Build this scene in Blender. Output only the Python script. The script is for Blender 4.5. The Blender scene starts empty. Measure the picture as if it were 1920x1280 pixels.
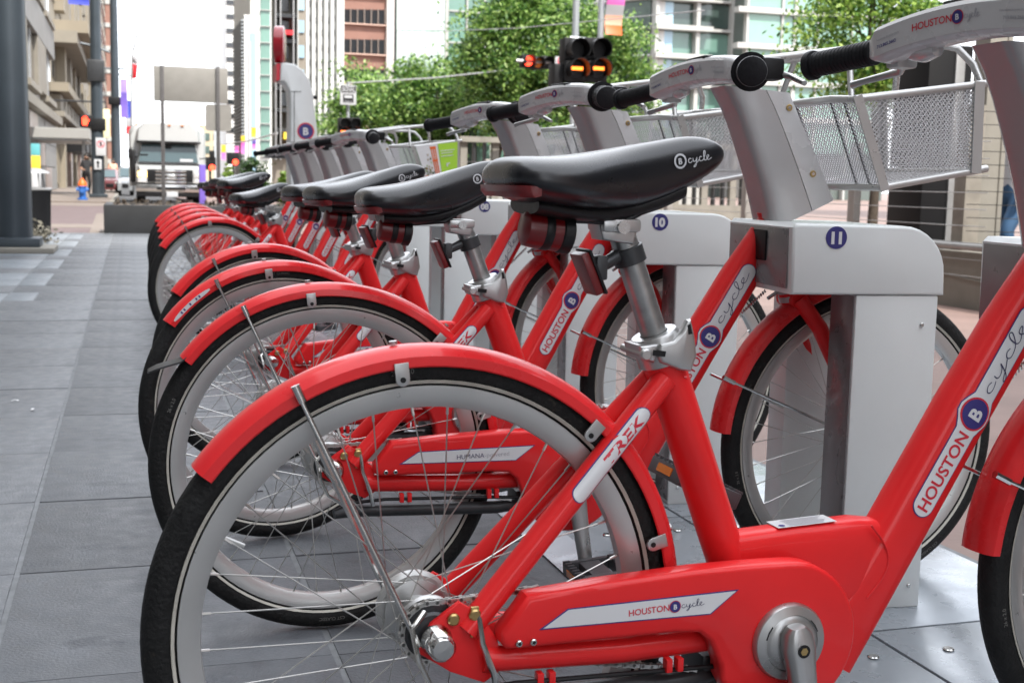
import bpy, bmesh, math, random
import numpy as np
from mathutils import Vector, Matrix
R_ = math.radians
random.seed(7)
scn = bpy.context.scene
C = scn.collection

# ------------------------------------------------------------------ camera
CAM = Vector((0, 0, .855)); PITCH, ROLL, YAW = R_(7.2), R_(1.253), R_(17.094); FPX = 2335.7
F_ = Vector((math.sin(YAW)*math.cos(PITCH), math.cos(YAW)*math.cos(PITCH), -math.sin(PITCH)))
_r = Vector((math.cos(YAW), -math.sin(YAW), 0)); _u = _r.cross(F_)
R2 = _r*math.cos(ROLL)+_u*math.sin(ROLL); U2 = -_r*math.sin(ROLL)+_u*math.cos(ROLL)
cd = bpy.data.cameras.new('camera'); cam = bpy.data.objects.new('camera', cd); C.objects.link(cam)
m = Matrix.Identity(4)
for i in range(3):
    m[i][0], m[i][1], m[i][2], m[i][3] = R2[i], U2[i], -F_[i], CAM[i]
cam.matrix_world = m
cd.sensor_width = 36; cd.lens = FPX/1920*36; cd.clip_start = .05; cd.clip_end = 2000
cd.dof.use_dof = True; cd.dof.focus_distance = 1.95; cd.dof.aperture_fstop = 11.0
scn.camera = cam
def at(u, v, y):
    d = F_+R2*((u-960)/FPX)-U2*((v-640)/FPX)
    return CAM+d*(y/d.y)

# ------------------------------------------------------------------ light
SUN_EL, SUN_AZ = R_(50), R_(164)          # azimuth clockwise from +Y
w = bpy.data.worlds.new('World'); scn.world = w; w.use_nodes = True
nt = w.node_tree; nt.nodes.clear()
N = nt.nodes.new; Lk = nt.links.new
out = N('ShaderNodeOutputWorld'); bg = N('ShaderNodeBackground'); sky = N('ShaderNodeTexSky')
sky.sky_type = 'NISHITA'; sky.sun_disc = False; sky.sun_elevation = SUN_EL; sky.sun_rotation = SUN_AZ
mix = N('ShaderNodeMixRGB'); mix.inputs[2].default_value = (9.3, 9.6, 10.2, 1)
tc = N('ShaderNodeTexCoord'); nz = N('ShaderNodeTexNoise'); nz.inputs['Scale'].default_value = 2.2; nz.inputs['Detail'].default_value = 6
rp = N('ShaderNodeValToRGB'); rp.color_ramp.elements[0].position = .3; rp.color_ramp.elements[0].color = (.72,)*3+(1,); rp.color_ramp.elements[1].position = .6
Lk(tc.outputs['Generated'], nz.inputs['Vector']); Lk(nz.outputs['Fac'], rp.inputs[0]); Lk(rp.outputs[0], mix.inputs[0])
Lk(sky.outputs[0], mix.inputs[1]); Lk(mix.outputs[0], bg.inputs[0]); bg.inputs[1].default_value = .1; Lk(bg.outputs[0], out.inputs[0])
sd = bpy.data.lights.new('sun', 'SUN'); sd.energy = 2.0; sd.angle = R_(.6); sd.color = (1, .95, .87)
so = bpy.data.objects.new('sun', sd); C.objects.link(so)
sv = Vector((math.sin(SUN_AZ)*math.cos(SUN_EL), math.cos(SUN_AZ)*math.cos(SUN_EL), math.sin(SUN_EL)))
so.rotation_euler = sv.to_track_quat('Z', 'Y').to_euler(); so.location = (30, 0, 40)
scn.view_settings.view_transform = 'Standard'; scn.view_settings.look = 'None'; scn.view_settings.gamma = 1
scn.view_settings.use_curve_mapping = False; scn.view_settings.exposure = 1.75

# ------------------------------------------------------------------ materials
def mat(name, col, rough=.5, metal=0, coat=0, var=.0, vscale=8, bump=0, bscale=60, dirt=None, dscale=5, dlo=.62, spec=.5, rvar=0, island=0, emit=0, trans=0, coords='Object', crough=.12):
    m = bpy.data.materials.new(name); m.use_nodes = True; t = m.node_tree; b = t.nodes['Principled BSDF']
    b.inputs['Base Color'].default_value = (*col, 1); b.inputs['Roughness'].default_value = rough; b.inputs['Metallic'].default_value = metal
    b.inputs['Coat Weight'].default_value = coat; b.inputs['Coat Roughness'].default_value = crough; b.inputs['Specular IOR Level'].default_value = spec
    if emit: b.inputs['Emission Color'].default_value = (*col, 1); b.inputs['Emission Strength'].default_value = emit
    if trans: b.inputs['Transmission Weight'].default_value = trans
    n = t.nodes.new; l = t.links.new
    if var or bump or dirt or rvar or island:
        tc = n('ShaderNodeTexCoord'); src = None
        if var:
            a = n('ShaderNodeTexNoise'); a.inputs['Scale'].default_value = vscale; a.inputs['Detail'].default_value = 5; l(tc.outputs[coords], a.inputs['Vector'])
            mr = n('ShaderNodeMapRange'); mr.inputs[1].default_value = .3; mr.inputs[2].default_value = .7; mr.inputs[3].default_value = 1-var; mr.inputs[4].default_value = 1+var; l(a.outputs['Fac'], mr.inputs[0])
            h = n('ShaderNodeHueSaturation'); h.inputs['Color'].default_value = (*col, 1); l(mr.outputs[0], h.inputs['Value']); src = h.outputs[0]
        if island:
            g = n('ShaderNodeNewGeometry' if False else 'ShaderNodeObjectInfo'); mr = n('ShaderNodeMapRange'); mr.inputs[3].default_value = 1-island; mr.inputs[4].default_value = 1+island; l(g.outputs['Random'], mr.inputs[0])
            h = n('ShaderNodeHueSaturation'); h.inputs['Color'].default_value = (*col, 1)
            if src: l(src, h.inputs['Color'])
            l(mr.outputs[0], h.inputs['Value']); src = h.outputs[0]
        if dirt:
            a = n('ShaderNodeTexNoise'); a.inputs['Scale'].default_value = dscale; a.inputs['Detail'].default_value = 8; a.inputs['Roughness'].default_value = .7; l(tc.outputs[coords], a.inputs['Vector'])
            mr = n('ShaderNodeMapRange'); mr.inputs[1].default_value = dlo; mr.inputs[2].default_value = dlo+.1; l(a.outputs['Fac'], mr.inputs[0])
            x = n('ShaderNodeMixRGB'); x.inputs[1].default_value = (*col, 1); x.inputs[2].default_value = (*dirt, 1); l(mr.outputs[0], x.inputs[0])
            if src: l(src, x.inputs[1])
            src = x.outputs[0]
        if src: l(src, b.inputs['Base Color'])
        if rvar:
            a = n('ShaderNodeTexNoise'); a.inputs['Scale'].default_value = 14; a.inputs['Detail'].default_value = 6; l(tc.outputs[coords], a.inputs['Vector'])
            mr = n('ShaderNodeMapRange'); mr.inputs[1].default_value = .3; mr.inputs[2].default_value = .7; mr.inputs[3].default_value = max(.02, rough-rvar); mr.inputs[4].default_value = rough+rvar; l(a.outputs['Fac'], mr.inputs[0]); l(mr.outputs[0], b.inputs['Roughness'])
        if bump:
            a = n('ShaderNodeTexNoise'); a.inputs['Scale'].default_value = bscale; a.inputs['Detail'].default_value = 4; l(tc.outputs[coords], a.inputs['Vector'])
            bp = n('ShaderNodeBump'); bp.inputs['Strength'].default_value = bump; bp.inputs['Distance'].default_value = .01; l(a.outputs['Fac'], bp.inputs['Height']); l(bp.outputs[0], b.inputs['Normal'])
    return m
def leaf_mat(name, cols, trans=.35):
    m = bpy.data.materials.new(name); m.use_nodes = True; t = m.node_tree; b = t.nodes['Principled BSDF']; n = t.nodes.new; l = t.links.new
    g = n('ShaderNodeNewGeometry'); r = n('ShaderNodeValToRGB')
    r.color_ramp.elements[0].color = (*cols[0], 1); r.color_ramp.elements[1].color = (*cols[-1], 1)
    for k, c in enumerate(cols[1:-1]):
        e = r.color_ramp.elements.new((k+1)/(len(cols)-1)); e.color = (*c, 1)
    l(g.outputs['Random Per Island'], r.inputs[0]); l(r.outputs[0], b.inputs['Base Color']); b.inputs['Roughness'].default_value = .45
    tr = n('ShaderNodeBsdfTranslucent'); l(r.outputs[0], tr.inputs['Color']); mx = n('ShaderNodeMixShader'); mx.inputs[0].default_value = trans
    l(b.outputs[0], mx.inputs[1]); l(tr.outputs[0], mx.inputs[2]); l(mx.outputs[0], t.nodes['Material Output'].inputs[0])
    return m
RED = mat('red_paint', (.72, .020, .022), .36, 0, .3, var=.06, vscale=9, dirt=(.6, .13, .11), dscale=85, dlo=.705, rvar=.08, spec=.16, crough=.05)
REDW = mat('red_worn_paint', (.70, .022, .026), .32, 0, .35, var=.1, vscale=14, dirt=(.6, .22, .2), dscale=60, dlo=.675, rvar=.1, spec=.22, crough=.08)
RIM = mat('rim_alloy', (.50, .50, .49), .33, .6, var=.05, dirt=(.45, .43, .4), dscale=12, dlo=.66, rvar=.08)
ALU = mat('cast_alloy', (.45, .45, .445), .34, .9, var=.08, vscale=20, rvar=.1)
POSTM = mat('scratched_alloy', (.36, .36, .355), .36, .9, var=.18, vscale=45, dirt=(.75, .75, .74), dscale=60, dlo=.66, rvar=.1)
CHROME = mat('chrome', (.58, .575, .56), .16, 1, var=.06, vscale=30)
STEEL = mat('spoke_steel', (.5, .49, .47), .28, .9)
BRASS = mat('brass_nut', (.45, .32, .14), .35, 1)
RUB = mat('tyre_rubber', (.009, .009, .009), .66, 0, var=.3, vscale=30, bump=.35, bscale=140, dirt=(.05, .042, .032), dscale=34, dlo=.62, spec=.3)
RUBT = mat('tyre_print', (.16, .155, .145), .7)
STRIPE = mat('reflective_stripe', (.5, .48, .42), .5, var=.12, vscale=30)
BLK = mat('black_plastic', (.007, .007, .008), .42, var=.2, bump=.05, spec=.3)
PEDM = mat('pedal_resin', (.05, .05, .054), .45, var=.2)
GRIP = mat('grip_rubber', (.006, .006, .008), .5, bump=.1, bscale=120, spec=.3)
VINYL = mat('saddle_vinyl', (.003, .0035, .006), .28, 0, 0, bump=.03, bscale=420, rvar=.04, spec=.62)
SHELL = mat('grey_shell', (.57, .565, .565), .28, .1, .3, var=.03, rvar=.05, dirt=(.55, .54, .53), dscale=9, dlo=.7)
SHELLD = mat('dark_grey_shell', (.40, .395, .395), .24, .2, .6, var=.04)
DOCK = mat('dock_grey', (.69, .715, .71), .36, .1, .15, var=.04, vscale=4, rvar=.08, dirt=(.56, .575, .565), dscale=7, dlo=.66, bump=.02, bscale=200)
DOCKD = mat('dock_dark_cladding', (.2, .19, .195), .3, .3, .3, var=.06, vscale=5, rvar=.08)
PLATE = mat('plate_steel', (.30, .33, .36), .3, .3, .1, var=.09, vscale=5, rvar=.1, dirt=(.27, .29, .31), dscale=6, dlo=.68)
WHITE = mat('decal_white', (.66, .66, .67), .3, coat=.3, var=.02)
NAVY = mat('navy_ink', (.028, .024, .17), .35)
INKR = mat('red_ink', (.6, .018, .04), .35)
GREYINK = mat('grey_ink', (.33, .33, .36), .4)
SCRIPT = mat('script_ink', (.03, .03, .09), .4)
LENSR = mat('red_lens', (.13, .002, .004), .3, 0, .1)
ORREF = mat('orange_reflector', (.6, .16, .01), .15, 0, .6)
MESHM = mat('basket_wire', (.55, .55, .56), .45, .5)
DARK = mat('dark_steel', (.05, .052, .055), .4, .5, var=.1)
LIME = mat('lime_print', (.36, .62, .05), .4); GREENP = mat('green_print', (.12, .35, .06), .4); ORANGE = mat('orange_print', (.7, .13, .02), .4)
TILE = mat('slate_tile', (.102, .109, .119), .5, 0, var=.15, vscale=7, bump=.2, bscale=90, rvar=.12, island=.11, dirt=(.062, .069, .08), dscale=3.2, dlo=.56, coords='Generated')
TILE_LIT = mat('sunlit_slate_tile', (.165, .185, .205), .45, 0, var=.08, vscale=5, bump=.12, bscale=90, rvar=.1, island=.015)  # paler copy of the slate: sunlight painted into the left strip
JOINT = mat('joint_mortar', (.17, .178, .185), .8, var=.2, vscale=30)
CONC = mat('concrete', (.24, .225, .195), .8, var=.1, vscale=3, bump=.2, bscale=30, dirt=(.15, .14, .115), dscale=2.4, dlo=.58)
CONCD = mat('planter_concrete', (.017, .018, .020), .6, var=.2, vscale=4, bump=.2, bscale=40)
ASPH = mat('asphalt', (.06, .06, .062), .85, var=.15, vscale=2, bump=.3, bscale=50)
BRICKP = mat('brick_paving', (.12, .085, .083), .75, var=.12, vscale=3, bump=.2, bscale=40, island=.12)
BRICKT = mat('tan_paving', (.19, .155, .13), .75, var=.1, vscale=3, bump=.2, bscale=40)
PINKP = mat('pink_paving', (.20, .135, .115), .75, var=.12, vscale=3, bump=.15, bscale=40)
POLE = mat('dark_pole_paint', (.045, .058, .07), .42, .2, var=.12, vscale=2)
LIGHTP = mat('light_pole', (.42, .45, .47), .4, .4)
SIGNB = mat('sign_back', (.25, .24, .22), .5, .3, var=.06)
SIGNW = mat('sign_white', (.5, .51, .53), .4)
STONE = mat('limestone', (.22, .20, .165), .7, var=.08, vscale=.8, bump=.2, bscale=20, island=.06)
STONEG = mat('grey_limestone', (.20, .195, .185), .6, var=.08, vscale=1.1, bump=.1, bscale=20, island=.07)
MARB = mat('pink_marble', (.22, .16, .135), .35, var=.15, vscale=2.5)
BEIGE = mat('beige_stone', (.26, .225, .17), .7, var=.08, vscale=.6, bump=.15, bscale=20)
GLASSD = mat('dark_window_glass', (.02, .022, .025), .06, 0, 0, spec=.7)
GLASSG = mat('green_glass', (.13, .235, .195), .08, 0, .3, var=.12, vscale=.25, island=.22, spec=.6)
GLASSGD = mat('deep_green_glass', (.06, .09, .08), .05, 0, .2, var=.25, vscale=.3, island=.3, spec=.6)
GLASSB = mat('blue_glass', (.30, .45, .55), .08, 0, .3, island=.12)
WHITEC = mat('white_cladding', (.62, .63, .61), .5, var=.03, vscale=.6, island=.04)
GREENW = mat('pale_green_cladding', (.46, .56, .52), .35, var=.04, vscale=.5, island=.05)
MULL = mat('white_mullion', (.40, .40, .38), .45)
REDB = mat('red_brick', (.245, .13, .10), .8, var=.08, vscale=1, bump=.2, bscale=60, island=.08)
LOUV = mat('grey_louvre', (.34, .37, .39), .5, .2)
BUSW = mat('bus_white_paint', (.43, .44, .44), .3, 0, .3, var=.03, vscale=1)
WSH = mat('windscreen', (.06, .095, .105), .06, 0, 0, spec=.45)
CHAR = mat('charcoal', (.007, .007, .008), .5, spec=.3)
BLUE = mat('hydrant_blue', (.03, .13, .42), .45, var=.1); ORNG = mat('hydrant_orange', (.8, .15, .02), .45, var=.1)
BARK = mat('bark', (.06, .047, .035), .9, var=.3, vscale=12, bump=.6, bscale=25)
SOIL = mat('soil', (.10, .075, .055), .95, var=.35, vscale=12, bump=.8, bscale=30)
POSTG = mat('galvanised_post', (.10, .095, .095), .5, .3, var=.15)
PURP = mat('purple_cloth', (.16, .1, .45), .7, var=.1); BLUEC = mat('blue_cloth', (.05, .07, .5), .7)
PINK = mat('pink_cloth', (.75, .16, .5), .7); YEL = mat('yellow_cloth', (.85, .6, .05), .7); REDC = mat('red_cloth', (.6, .02, .03), .7); PEACH = mat('peach_cloth', (.85, .45, .32), .7)
TEAL = mat('teal_panel', (.12, .42, .45), .5); GREYM = mat('grey_metal', (.34, .34, .34), .45, .5, var=.1)
SIGRED = mat('signal_red_light', (1, .05, .02), .4, emit=1.6); SIGORA = mat('signal_orange_light', (1, .16, .02), .4, emit=1.8); HEADL = mat('headlight_lit', (1, .62, .18), .3, emit=1.3)
LENSC = mat('clear_lens', (.6, .6, .6), .08, .3, .6)
SKIN = mat('skin', (.45, .25, .17), .5); CLW = mat('white_trousers', (.7, .71, .74), .8, var=.08, bump=.2, bscale=18); CLP = mat('mauve_shirt', (.2, .16, .22), .8, var=.1); CLB = mat('blue_jeans', (.03, .08, .16), .8, var=.15); CLK = mat('black_shirt', (.02, .02, .022), .8); HAIR = mat('dark_hair', (.02, .014, .01), .6)
CARS = mat('silver_car_paint', (.42, .44, .46), .25, .6, .5); CARM = mat('maroon_car_paint', (.16, .04, .045), .25, .2, .6)
LEAFA = leaf_mat('leaf_green', [(0.0169, 0.0517, 0.0131), (0.0563, 0.1474, 0.0294), (0.1550, 0.2948, 0.0574), (0.2817, 0.4423, 0.0983), (0.4226, 0.5602, 0.1966)], .4)
LEAFB = leaf_mat('leaf_light', [(0.0282, 0.0811, 0.0163), (0.0986, 0.2212, 0.0361), (0.2817, 0.4276, 0.0737), (0.4508, 0.5897, 0.1475)], .4)
LEAFD = leaf_mat('leaf_dark', [(0.0164, 0.0410, 0.0136), (0.0301, 0.0751, 0.0164), (0.0546, 0.1160, 0.0219)], .15)

# ------------------------------------------------------------------ mesh builder
class MB:
    def __init__(s): s.v = []; s.f = []; s.m = []
    def add(s, vs, fs, mi=0, M=None):
        o = len(s.v)
        for p in vs: s.v.append(tuple(M @ Vector(p)) if M is not None else tuple(p))
        for f in fs: s.f.append([o+i for i in f]); s.m.append(mi)
        return s
    def box(s, x0, x1, y0, y1, z0, z1, mi=0, b=0, M=None):
        if not b:
            vs = [(x, y, z) for x in (x0, x1) for y in (y0, y1) for z in (z0, z1)]
            return s.add(vs, [(0, 1, 3, 2), (4, 6, 7, 5), (0, 4, 5, 1), (2, 3, 7, 6), (0, 2, 6, 4), (1, 5, 7, 3)], mi, M)
        bm = bmesh.new(); bmesh.ops.create_cube(bm, size=1)
        for v in bm.verts: v.co = Vector((x0+(v.co.x+.5)*(x1-x0), y0+(v.co.y+.5)*(y1-y0), z0+(v.co.z+.5)*(z1-z0)))
        bmesh.ops.bevel(bm, geom=bm.edges[:], offset=b, segments=2, profile=.6, affect='EDGES'); bm.verts.index_update()
        s.add([v.co[:] for v in bm.verts], [[v.index for v in f.verts] for f in bm.faces], mi, M); bm.free(); return s
    def loft(s, secs, mi=0, caps=True, M=None, closed=False):
        n = len(secs[0]); vs = [p for q in secs for p in q]; fs = []
        K = len(secs)
        for i in range(K if closed else K-1):
            a, b = i*n, ((i+1) % K)*n
            for j in range(n): fs.append((a+j, a+(j+1) % n, b+(j+1) % n, b+j))
        if caps and not closed: fs.append(tuple(range(n))[::-1]); fs.append(tuple((K-1)*n+j for j in range(n)))
        return s.add(vs, fs, mi, M)
    def tube(s, pts, r, n=10, mi=0, caps=True, closed=False, M=None):
        pts = [Vector(p) for p in pts]; K = len(pts); rs = r if isinstance(r, (list, tuple)) else [r]*K
        secs = []; up = None
        for i, p in enumerate(pts):
            if closed: d = (pts[(i+1) % K]-pts[i-1]).normalized()
            else: d = (pts[min(i+1, K-1)]-pts[max(i-1, 0)]).normalized()
            if up is None: up = Vector((0, 0, 1)) if abs(d.z) < .9 else Vector((0, 1, 0))
            x = up.cross(d).normalized(); yv = d.cross(x); up = yv
            secs.append([p+x*math.cos(2*math.pi*k/n)*rs[i]+yv*math.sin(2*math.pi*k/n)*rs[i] for k in range(n)])
        return s.loft(secs, mi, caps, M, closed)
    def lathe(s, prof, n=24, mi=0, M=None, closed=True, axis='y'):   # prof (r, h) about an axis
        K = len(prof); vs = []; fs = []
        for i in range(n):
            a = 2*math.pi*i/n
            for r, h in prof:
                c, d = r*math.cos(a), r*math.sin(a)
                vs.append((c, h, d) if axis == 'y' else (c, d, h) if axis == 'z' else (h, c, d))
        for i in range(n):
            a, b = i*K, ((i+1) % n)*K
            for j in range(K if closed else K-1): fs.append((a+j, a+(j+1) % K, b+(j+1) % K, b+j))
        return s.add(vs, fs, mi, M)
    def disc(s, r, h0, h1, n=32, mi=0, M=None, b=.0, axis='y', r0=None):   # solid short cylinder
        p = [(1e-5, h0), (r-b, h0), (r, h0+b), (r, h1-b), (r-b, h1), (1e-5, h1)] if b else [(1e-5, h0), (r, h0), (r, h1), (1e-5, h1)]
        return s.lathe(p, n, mi, M, False, axis)
    def prism(s, poly, h0, h1, mi=0, b=0, fn=None, M=None):     # poly in (a,c); fn(a,c,h)->xyz
        fn = fn or (lambda a, c, h: (a, h, c))
        P = [Vector(p) for p in poly]; K = len(P)
        ar = sum(P[i].x*P[(i+1) % K].y-P[(i+1) % K].x*P[i].y for i in range(K))
        if ar < 0: P = P[::-1]
        def inset(d):
            o = []
            for i in range(K):
                e1 = (P[i]-P[i-1]).normalized(); e2 = (P[(i+1) % K]-P[i]).normalized()
                n1 = Vector((-e1.y, e1.x)); n2 = Vector((-e2.y, e2.x)); q = n1+n2
                q = q/max(.4, q.dot(n1)) if q.length > 1e-6 else n1
                o.append(P[i]+q*d)
            return o
        rings = [(inset(b*(1-math.sin(q))), h0+b*(1-math.cos(q))) for q in (0, .52, 1.05, math.pi/2)]+[(inset(b*(1-math.sin(q))), h1-b*(1-math.cos(q))) for q in (math.pi/2, 1.05, .52, 0)] if b else [(P, h0), (P, h1)]
        secs = [[fn(p.x, p.y, h) for p in ring] for ring, h in rings]
        return s.loft(secs, mi, True, M)
def mesh(name, mb, mats, smooth=True, angle=38, recalc=True):
    me = bpy.data.meshes.new(name); me.from_pydata(mb.v, [], mb.f)
    for m in (mats if isinstance(mats, (list, tuple)) else [mats]): me.materials.append(m)
    me.polygons.foreach_set('material_index', mb.m)
    if recalc:
        bm = bmesh.new(); bm.from_mesh(me); bmesh.ops.recalc_face_normals(bm, faces=bm.faces[:]); bm.to_mesh(me); bm.free()
    if smooth:
        me.polygons.foreach_set('use_smooth', [True]*len(me.polygons)); me.set_sharp_from_angle(angle=R_(angle))
    me.update(); return me
def link(name, me, parent=None, loc=None):
    o = bpy.data.objects.new(name, me); C.objects.link(o)
    if parent is not None: o.parent = parent
    if loc is not None: o.location = loc
    return o
def obj(name, mb, mats, parent=None, loc=None, **k): return link(name, mesh(name, mb, mats, **k), parent, loc)
def tag(o, label=None, cat=None, group=None, kind=None):
    for k, v in (('label', label), ('category', cat), ('group', group), ('kind', kind)):
        if v: o[k] = v
    return o
def thing(name, label, cat, loc=(0, 0, 0), rz=0, group=None):
    o = bpy.data.objects.new(name, None); o.empty_display_size = .1; C.objects.link(o); o.location = loc; o.rotation_euler = (0, 0, rz)
    return tag(o, label, cat, group)
KIDS = {}
def kids(o): return [c for c in o.children]
def copy_tree(o, parent=None):
    c = o.copy(); C.objects.link(c)
    if parent is not None: c.parent = parent
    for ch in kids(o): copy_tree(ch, c)
    return c
def struct(name, mb, m, **k): return tag(obj(name, mb, m, **k), kind='structure')

# flat writing
_tc = {}
def glyphs(txt, bold=.0):
    k = (txt, bold)
    if k not in _tc:
        cu = bpy.data.curves.new('t', 'FONT'); cu.body = txt; cu.size = 1; cu.offset = bold; cu.resolution_u = 4; cu.fill_mode = 'FRONT'
        o = bpy.data.objects.new('t', cu); C.objects.link(o); dg = bpy.context.evaluated_depsgraph_get(); me = bpy.data.meshes.new_from_object(o.evaluated_get(dg))
        V = [(v.co.x, v.co.y) for v in me.vertices]; Fs = [list(p.vertices) for p in me.polygons]
        bpy.data.objects.remove(o); bpy.data.curves.remove(cu); bpy.data.meshes.remove(me)
        xs = [v[0] for v in V]; x0 = min(xs); _tc[k] = ([(x-x0, y) for x, y in V], Fs, max(xs)-x0)
    return _tc[k]
def text(mb, txt, fn, a0, b0, size, h, mi=0, bold=.015, center=False, shear=0, width=None):
    V, Fs, wd = glyphs(txt, bold); sx = size if width is None else width/wd
    if center: a0 -= wd*sx/2; b0 -= .36*size
    mb.add([fn(a0+x*sx+y*size*shear, b0+y*size, h) for x, y in V], Fs, mi); return wd*sx
_cy = [[(.55, .75), (.3, .95), (.05, .6), (.1, .15), (.35, 0), (.7, .25)], [(.85, .9), (.85, .3), (1.05, .1), (1.35, .4), (1.5, .95), (1.4, .2), (1.2, -.8), (.95, -1.0), (.95, -.7), (1.5, -.1), (1.85, .4)],
       [(2.35, .8), (2.1, .95), (1.9, .55), (1.97, .1), (2.2, 0), (2.6, .3), (2.9, 1.2), (3.0, 1.8), (2.85, 2.0), (2.7, 1.4), (2.7, .3), (2.9, 0), (3.2, .3), (3.5, .75), (3.45, 1.0), (3.2, .85), (3.2, .3), (3.45, 0), (4.0, .35)]]
def catmull(P, k=4):
    P = [Vector(p) for p in P]; Q = [P[0]]+P+[P[-1]]; o = []
    for i in range(1, len(Q)-2):
        for j in range(k):
            t = j/k; o.append(.5*((2*Q[i])+(Q[i+1]-Q[i-1])*t+(2*Q[i-1]-5*Q[i]+4*Q[i+1]-Q[i+2])*t*t+(3*Q[i]-Q[i-1]-3*Q[i+1]+Q[i+2])*t**3))
    return o+[P[-1]]
def script(mb, fn, a0, b0, xh, h, mi, wd, kx=1.15):
    for st in _cy:
        L = [Vector((a0+p.x*xh*kx, b0+p.y*xh)) for p in catmull(st)]
        vs = []; fs = []
        for i, p in enumerate(L):
            d = (L[min(i+1, len(L)-1)]-L[max(0, i-1)]).normalized(); n = Vector((-d.y, d.x))*wd*(.6+.4*abs(d.y))/2
            vs += [fn(p.x+n.x, p.y+n.y, h), fn(p.x-n.x, p.y-n.y, h)]
            if i: fs.append((2*i-2, 2*i-1, 2*i+1, 2*i))
        mb.add(vs, fs, mi)
def flat_disc(mb, fn, a, b, r, h, mi, n=28, ri=0):
    if ri:
        vs = [fn(a+q*math.cos(2*math.pi*k/n), b+q*math.sin(2*math.pi*k/n), h) for k in range(n) for q in (ri, r)]
        mb.add(vs, [(2*k, 2*k+1, (2*k+3) % (2*n), (2*k+2) % (2*n)) for k in range(n)], mi); return
    vs = [fn(a, b, h)]
    for q in (.5, 1): vs += [fn(a+r*q*math.cos(2*math.pi*k/n), b+r*q*math.sin(2*math.pi*k/n), h) for k in range(n)]
    fs = [(0, 1+k, 1+(k+1) % n) for k in range(n)]+[(1+k, 1+n+k, 1+n+(k+1) % n, 1+(k+1) % n) for k in range(n)]
    mb.add(vs, fs, mi)
def strip_pill(mb, fn, a0, a1, hw, h, mi, n=40, rows=6, bulge=None):
    vs = []; fs = []
    for i in range(n+1):
        a = a0+(a1-a0)*(.5-.5*math.cos(math.pi*i/n)); q = hw
        if a-a0 < hw: q = math.sqrt(max(0, hw*hw-(hw-(a-a0))**2))
        if a1-a < hw: q = min(q, math.sqrt(max(0, hw*hw-(hw-(a1-a))**2)))
        if bulge and abs(a-bulge[0]) < bulge[1]: q = max(q, math.sqrt(bulge[1]**2-(a-bulge[0])**2))
        vs += [fn(a, q*(2*j/rows-1), h) for j in range(rows+1)]
    for i in range(n):
        for j in range(rows): k = i*(rows+1)+j; fs.append((k, k+1, k+rows+2, k+rows+1))
    mb.add(vs, fs, mi)
def logo(mb, fn, a, b, size, h, mR, mN, mW, mS, sk=1.15):   # city name + circled B + script, baseline b
    wd = text(mb, 'HOUSTON', fn, a, b, size, h, mR, .012)
    rr = size*.62; ca = a+wd+rr*1.15; cb = b+size*.36
    flat_disc(mb, fn, ca, cb, rr*1.12, h, mR); flat_disc(mb, fn, ca, cb, rr, h+.0003, mN); text(mb, 'B', fn, ca, cb, rr*1.25, h+.0006, mW, .03, True)
    script(mb, fn, ca+rr*1.25, b+.1*size, size*.40, h, mS, size*.075, sk)

# ------------------------------------------------------------------ bicycle
WB = 1.138
T3 = lambda x, y, z: Matrix.Translation((x, y, z))
def surfmap(p0, p1, W, H, e=2.6):
    p0, p1 = Vector(p0), Vector(p1); d = (p1-p0).normalized(); n = Vector((0, -1, 0)); n = (n-d*n.dot(d)).normalized(); v = Vector((-d.z, 0, d.x)); v = (v-d*v.dot(d)).normalized()
    def fn(a, b, h):
        t = min(.98, abs(b)/H); return p0+d*a+v*b+n*(W*(1-t**e)**(1/e)+h)
    return fn
def sup(W, H, e, n=20):
    return [(W*math.copysign(abs(math.cos(t))**(2/e), math.cos(t)), H*math.copysign(abs(math.sin(t))**(2/e), math.sin(t))) for t in [2*math.pi*k/n for k in range(n)]]
def sloft(mb, path, n=20, mi=0):      # path: (s,z,W,H,e, tilt?) superellipse section in plane normal to path
    secs = []
    for i, (s, z, W, H, e) in enumerate(path):
        a, b = path[max(0, i-1)], path[min(len(path)-1, i+1)]; d = Vector((b[0]-a[0], 0, b[1]-a[1])).normalized(); v = Vector((-d.z, 0, d.x))
        secs.append([Vector((s, 0, z))+Vector((0, 1, 0))*y+v*q for y, q in sup(W, H, e, n)])
    mb.loft(secs, mi)
SU = Vector((-.361, 0, .9326))         # seat tube direction
def seat_pt(z): return Vector((.31+(.636-z)*.387, 0, z))

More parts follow.
